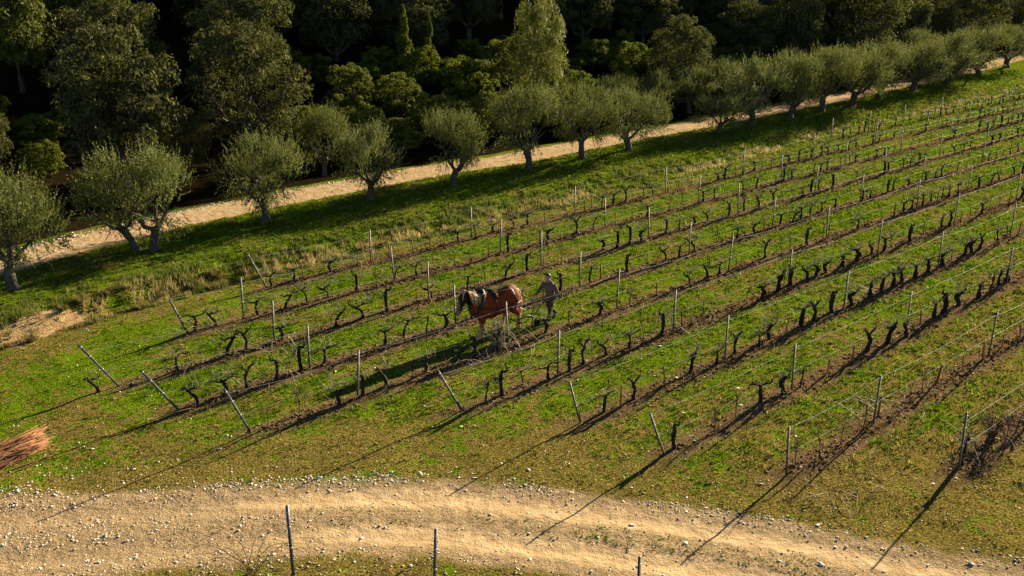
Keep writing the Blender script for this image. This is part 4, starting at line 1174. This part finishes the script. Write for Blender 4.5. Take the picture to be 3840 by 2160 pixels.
# harness
def hoop(mb, c, ax, ay, ra, rb, r, n=26, k=6):
    t = np.linspace(0, 2 * math.pi, n)
    P = np.asarray(c) + np.cos(t)[:, None] * np.asarray(ax) * ra + np.sin(t)[:, None] * np.asarray(ay) * rb
    mb.tube(P, r, k, up=(.3, .1, .9), cap=False)
cb = MB(); ax = np.array([0, 1, 0]); ay = np.array([.52, 0, .85]) * -1
hoop(cb, (.80, 0, 1.30), ax, np.array([-.42, 0, .91]), .27, .42, .06, 30, 8)
collar = obj('collar', cb.mesh('collar', True), M['leather'], horse)
hb_ = MB()
for s in (-1, 1):
    hb_.tube(smooth_path([(.98, s * .2, .98), (.90, s * .29, 1.2), (.76, s * .26, 1.5), (.66, s * .10, 1.72), (.60, s * .12, 1.92)], 14), np.linspace(.028, .016, 14), 6)
obj('hames', hb_.mesh('hames', True), M['leather'], collar)
rg_ = MB()
for s in (-1, 1):
    hoop(rg_, (.73, s * .24, 1.58), (.5, .2, .3), (0, 0, 1), .05, .05, .008, 12, 5)
obj('rein_ring', rg_.mesh('rein_ring'), M['brass'], collar)
def strap(name, pts, r=(.024, .009), n=16, up=(0, 0, 1)):
    mb = MB(); P = smooth_path(pts, n); mb.tube(P, np.tile(np.array(r), (n, 1)), 6, up=up)
    return obj(name, mb.mesh(name), M['leather'], horse)
gb = MB(); hoop(gb, (.22, 0, 1.04), (0, 1, 0), (0, 0, 1), .36, .445, .016, 30, 6); obj('girth', gb.mesh('girth'), M['leather'], horse)
sdl = MB(); sdl.tube(smooth_path([(.2, -.30, 1.32), (.2, -.2, 1.44), (.2, 0, 1.51), (.2, .2, 1.44), (.2, .30, 1.32)], 14), np.tile([.10, .03], (14, 1)), 8, up=(1, 0, 0)); obj('saddle_pad', sdl.mesh('saddle_pad', True), M['leather'], horse)
strap('back_strap', [(.66, 0, 1.6), (.2, 0, 1.54), (-.3, 0, 1.55), (-.7, 0, 1.57), (-.96, 0, 1.42)])
for s in (-1, 1):
    strap('hip_strap', [(-.5, 0, 1.575), (-.55, s * .2, 1.5), (-.62, s * .35, 1.25), (-.68, s * .36, 1.02)])
    strap('trace', [(.88, s * .31, 1.16), (.3, s * .375, 1.06), (-.3, s * .385, .94), (-.8, s * .36, .80), (-1.12, s * .30, .62)], (.016, .012), 20)
strap('breeching', [(-.2, .37, 1.02), (-.62, .36, 1.0), (-.9, .25, 1.0), (-1.01, 0, 1.0), (-.9, -.25, 1.0), (-.62, -.36, 1.0), (-.2, -.37, 1.02)], (.026, .012), 26)
br = MB()
for s in (-1, 1):
    br.tube(smooth_path([(1.24, s * .03, 1.77), (1.33, s * .115, 1.62), (1.46, s * .105, 1.36), (1.55, s * .085, 1.18)], 14), np.tile([.013, .009], (14, 1)), 6)
bridle = obj('bridle', br.mesh('bridle'), M['leather'], horse)
for s in (-1, 1):
    bl = MB(); bl.box((1.40, s * .125, 1.57), (.05, .008, .05)); obj('blinker', bl.mesh('blinker'), M['leather'], bridle)
    ey = MB(); ey.ball((1.455, s * .092, 1.555), .024, 8, 6); obj('eye', ey.mesh('eye', True), M['eye'], horse)
nb_ = MB(); hoop(nb_, (1.545, 0, 1.21), (0, 1, 0), (.85, 0, .5), .092, .118, .011, 20, 5); obj('noseband', nb_.mesh('noseband'), M['leather'], bridle)

# person behind the plough; local x forward
def limb(mb, pts, rad, n=10, k=10, up=(1, 0, .1)):
    P = smooth_path(pts, n); r = np.interp(np.linspace(0, 1, n), np.linspace(0, 1, len(rad)), rad)
    mb.tube(P, r, k, up=up)
JL = dict(hip=(0, .095, .92), knee=(.10, .1, .50), ank=(.20, .1, .09))
JR = dict(hip=(0, -.095, .92), knee=(-.06, -.1, .50), ank=(-.40, -.1, .24))
SHL, ELL, WRL = (.05, .20, 1.42), (-.06, .27, 1.14), (.06, .25, .90)
SHR, ELR, WRR = (.07, -.20, 1.42), (.27, -.25, 1.20), (.50, -.22, 1.06)
def body_lofts(mb, g):
    loft(mb, [(0, 0, .86, .15 + g, .10 + g), (0, 0, .96, .165 + g, .115 + g), (.01, 0, 1.08, .155 + g, .11 + g), (.04, 0, 1.25, .18 + g, .12 + g), (.06, 0, 1.40, .19 + g, .115 + g), (.07, 0, 1.47, .11 + g, .08 + g), (.085, 0, 1.50, .06 + g, .06 + g)], up=(1, 0, 0))
def arms_lofts(mb, g, end=1.0):
    for sh, el, wr in ((SHL, ELL, WRL), (SHR, ELR, WRR)):
        a, b, c = np.array(sh), np.array(el), np.array(wr)
        limb(mb, [a + (0, 0, .0), (a + b) / 2, b, (b + c) / 2, b + (c - b) * end], [.062 + g, .055 + g, .045 + g, .042 + g, .031 + g], 12)
def legs_lofts(mb, g, end=1.0):
    for J in (JL, JR):
        h_, k_, a_ = (np.array(J[x]) for x in ('hip', 'knee', 'ank'))
        limb(mb, [h_ + (0, 0, .04), (h_ + k_) / 2 + (.02, 0, 0), k_, (k_ + a_) / 2 - (.015, 0, 0), k_ + (a_ - k_) * end], [.098 + g, .082 + g, .06 + g, .056 + g, .042 + g], 14)
pb = MB(); body_lofts(pb, 0); arms_lofts(pb, 0); legs_lofts(pb, 0)
loft(pb, [(.08, 0, 1.46, .055, .06), (.10, 0, 1.54, .052, .056), (.12, 0, 1.60, .055, .06)], up=(1, 0, 0))
HC = np.array([.135, 0, 1.665])
loft(pb, [(.135, 0, 1.55, .03, .045), (.14, 0, 1.58, .055, .075), (.135, 0, 1.64, .072, .094), (.13, 0, 1.70, .076, .098), (.125, 0, 1.75, .06, .078), (.12, 0, 1.785, .02, .03)], up=(1, 0, 0), k=16)
loft(pb, [(.225, 0, 1.685, .010, .010), (.243, 0, 1.655, .015, .018), (.238, 0, 1.635, .014, .012)], up=(1, 0, 0), k=8)
for s in (-1, 1):
    pb.ball((.125, s * .077, 1.66), (.02, .011, .03), 8, 5)
def hand(mb, wr, fw, side, curl):
    """palm and five fingers; fw: direction of the fingers, side: towards the thumb"""
    wr = np.array(wr, float); fw = unit(np.array(fw, float)); side = unit(np.array(side, float) - fw * np.dot(fw, side)); nrm = np.cross(fw, side)
    mb.tube([wr - fw * .02, wr + fw * .03, wr + fw * .085], [[.026, .02], [.038, .017], [.042, .015]], 10, up=nrm)
    for q, (o_, l_) in enumerate([(.03, .078), (.010, .088), (-.010, .082), (-.03, .064)]):
        b0 = wr + fw * .08 + side * o_
        p1 = b0 + fw * l_ * .45 * math.cos(curl * .5) + nrm * l_ * .45 * math.sin(curl * .5)
        p2 = p1 + fw * l_ * .32 * math.cos(curl) + nrm * l_ * .32 * math.sin(curl)
        p3 = p2 + fw * l_ * .25 * math.cos(curl * 1.5) + nrm * l_ * .25 * math.sin(curl * 1.5)
        mb.tube([b0 - fw * .01, p1, p2, p3], [.0095, .009, .0085, .007], 7)
    t0 = wr + fw * .025 + side * .03
    mb.tube([t0, t0 + fw * .03 + side * .025 + nrm * .01, t0 + fw * .06 + side * .022 + nrm * .025], [.012, .0105, .008], 7)
hand(pb, WRL, (.15, -.05, -1), (1, 0, 0), .5)
hand(pb, WRR, (.85, .05, -.35), (0, .4, .9), 1.35)
for J, tp in ((JL, (1, 0, -.05)), (JR, (.75, 0, -.75))):
    a_ = np.array(J['ank']); f_ = unit(np.array(tp, float))
    loft(pb, [tuple(a_ + f_ * -.05 + (0, 0, -.03)) + (.03, .035), tuple(a_ + f_ * .05 + (0, 0, -.045)) + (.04, .04), tuple(a_ + f_ * .15 + (0, 0, -.06)) + (.038, .025), tuple(a_ + f_ * .19 + (0, 0, -.065)) + (.02, .015)])
PER_U, PER_W = 22.2, 22.58
man = obj('person', remeshed('person', pb, .0105, 2), M['skin'], None, pos(PER_U, PER_W, -.005), (0, 0, HROT + .05))
tag(man, 'dark-haired person in dark jacket walking behind the horse, hand on the plough', 'person')
jk = MB(); body_lofts(jk, .028); arms_lofts(jk, .02, .96)
loft(jk, [(0, 0, .80, .175, .125), (0, 0, .9, .19, .14), (.01, 0, 1.0, .18, .135)], up=(1, 0, 0))
jk.tube(smooth_path([(.02, -.06, 1.52), (.00, 0, 1.53), (.02, .06, 1.52), (.10, .08, 1.50), (.15, .04, 1.48)], 10), .028, 7)
obj('jacket', remeshed('jacket', jk, .014, 2), M['jacket'], man)
tr_ = MB(); legs_lofts(tr_, .02, .96)
loft(tr_, [(0, 0, .82, .15, .11), (0, 0, .90, .17, .125), (0, 0, .97, .165, .12)], up=(1, 0, 0))
obj('trousers', remeshed('trousers', tr_, .014, 2), M['trousers'], man)
for J, tp in ((JL, (1, 0, -.05)), (JR, (.75, 0, -.75))):
    b_ = MB(); a_ = np.array(J['ank']); f_ = unit(np.array(tp, float)); k_ = unit(np.array(J['knee']) - a_)
    loft(b_, [tuple(a_ + f_ * -.065 + (0, 0, -.035)) + (.035, .04), tuple(a_ + f_ * .05 + (0, 0, -.045)) + (.05, .05), tuple(a_ + f_ * .16 + (0, 0, -.06)) + (.048, .033), tuple(a_ + f_ * .21 + (0, 0, -.065)) + (.025, .02)])
    limb(b_, [a_ - k_ * .03, a_ + k_ * .08, a_ + k_ * .18], [.055, .058, .062], 6)
    obj('boot', remeshed('boot', b_, .013, 2), M['boots'], man)
hr = MB(); loft(hr, [(.09, 0, 1.62, .05, .05), (.105, 0, 1.67, .080, .085), (.115, 0, 1.72, .083, .096), (.118, 0, 1.765, .07, .085), (.115, 0, 1.80, .03, .04)], up=(1, 0, 0), k=14)
obj('hair', remeshed('hair', hr, .012, 1), M['dark_hair'], man)
for s in (-1, 1):
    ey = MB(); ey.ball((.218, s * .03, 1.685), .0095, 8, 6); obj('eye', ey.mesh('eye', True), M['eye'], man)
mo = MB(); mo.tube([(.222, -.022, 1.605), (.228, 0, 1.606), (.222, .022, 1.605)], .005, 5); obj('mouth', mo.mesh('mouth'), simple('lips', (.24, .09, .07), (.3, .12, .1), 9, .5, .3, bump=0), man)

# plough: local x forward, origin at the share
PLU, PLW = 21.55, 22.75
pl = obj('plough', None, None, None, pos(PLU, PLW), (0, 0, HROT))
tag(pl, 'small dark iron plough with long handles between horse and person', 'plough')
def pp(name, mb, mat='iron', sm=False):
    return obj(name, mb.mesh(name, sm), M[mat], pl)
b_ = MB(); b_.tube(smooth_path([(-.05, 0, .30), (.25, 0, .42), (.55, 0, .40), (.78, 0, .34)], 12), np.tile([.022, .03], (12, 1)), 6); pp('beam', b_)
b_ = MB(); b_.tube([(.0, 0, .36), (.02, 0, .18), (.05, 0, -.02)], [[.02, .035], [.02, .035], [.015, .03]], 6, up=(1, 0, 0)); pp('leg', b_)
b_ = MB()
b_.add([(.30, 0, -.04), (-.04, .0, .02), (-.10, .16, .0), (-.22, .20, .20), (-.06, .02, .22), (-.24, .17, .22)], [(0, 1, 4, 4)] if False else None, [(0, 2, 1), (1, 2, 4), (2, 3, 4), (3, 5, 4), (0, 1, 2), (1, 4, 2), (2, 4, 3), (3, 4, 5)]); pp('share', b_)
for s in (-1, 1):
    b_ = MB(); b_.tube(smooth_path([(.05, s * .03, .34), (-.18, s * .12, .62), (-.34, s * .20, .90), (-.22, s * .215, 1.0), (-.10, s * .215, 1.0)][:3] + [(-.42, s * .215, 1.02)], 12), .017, 6); pp('handle', b_)
b_ = MB(); hoop(b_, (.62, 0, .13), (1, 0, 0), (0, 0, 1), .13, .13, .018, 20, 6)
for q in range(4):
    b_.tube([(.62, 0, .13), (.62 + .13 * math.cos(q * 1.57), 0, .13 + .13 * math.sin(q * 1.57))], .008, 5)
b_.tube([(.62, 0, .13), (.62, .04, .25), (.60, 0, .40)], .012, 5); pp('wheel', b_)
b_ = MB(); b_.tube([(.80, -.32, .36), (.80, .32, .36)], .024, 8); b_.tube([(.78, 0, .34), (.80, 0, .36)], .015, 6); pp('swingletree', b_)
# reins from the bridle to the handle
rb = MB()
M4 = horse.matrix_basis; MM4 = man.matrix_basis
for s in (-1, 1):
    a_ = M4 @ Vector((1.54, s * .1, 1.2)); m_ = M4 @ Vector((.73, s * .26, 1.57)); c_ = M4 @ Vector((-.6, s * .3, 1.52)); d_ = MM4 @ Vector((.56, -.21, 1.05))
    rb.tube(smooth_path([a_, m_, c_, (c_ + d_) / 2 - Vector((0, 0, .12)), d_], 20), .007, 4, cap=False)
tag(obj('reins', rb.mesh('reins'), M['leather']), 'thin dark reins running from the horse to the hand of the person', 'reins')

# ------------------------------------------------------------------ heap of cut sticks at the field corner
hp = obj('stick_heap', None, None, None, pos(5.25, 24.75), (0, 0, ROW_ROT + .22))
tag(hp, 'heap of straight reddish-brown cut sticks lying on the turf at the field corner', 'stick heap')
STM = []
for _ in range(4):
    mb = MB(); L = 1.7
    mb.tube(wob(np.stack([np.linspace(-L / 2, L / 2, 5), np.zeros(5), np.zeros(5)], 1), .012, rh), np.linspace(.012, .008, 5), 5); m_ = mb.mesh('stick'); m_.materials.append(M['stick']); STM.append(m_)
for i in range(170):
    y_ = rh.normal(0, .26); zt = max(.03, .36 * math.exp(-(y_ / .34) ** 2))
    z_ = .02 + zt * rh.random() ** .7
    obj('stick', STM[i % 4], None, hp, (rh.normal(0, .16), y_, z_), (0, rh.normal(-.03, .07), rh.normal(0, .14)), (rh.uniform(.75, 1.15), 1, 1))

# arching bare canes on the near side of the track
def bramble(u0, w0, n, label, h, sp):
    mb = MB()
    for _ in range(n):
        a = rh.uniform(0, 6.28); l_ = rh.uniform(.5, 1) * sp
        c_, s_ = math.cos(a), math.sin(a)
        P = smooth_path([(rh.normal(0, .08), rh.normal(0, .08), -.03), (c_ * l_ * .3, s_ * l_ * .3, h * rh.uniform(.5, 1)), (c_ * l_ * .7, s_ * l_ * .7, h * rh.uniform(.4, .9)), (c_ * l_, s_ * l_, h * rh.uniform(0, .4))], 9)
        mb.tube(P, np.linspace(.010, .003, 9), 4, cap=False)
        for q in P[2:7]:
            mb.tube([q, q + rh.normal(0, .12, 3)], [.004, .002], 3, cap=False)
    o = obj('cane_tangle', mb.mesh('cane_tangle'), M['cane' if 18 < u0 < 20 else 'young'], None, pos(u0, w0))
    tag(o, label, 'canes')
bramble(7.45, 16.15, 9, 'few arching bare brown canes beside the dark steel post by the track', .6, 1.7)
bramble(9.35, 14.0, 12, 'low tangle of bare canes between two dark steel posts by the track', .3, 1.1)
bramble(24.6, 8.5, 40, 'bushy tangle of bare brown canes in the tenth vine row from the bank', .75, .9)
bramble(19.3, 21.85, 16, 'spray of pale bare canes standing in front of the draught horse', 1.0, .8)
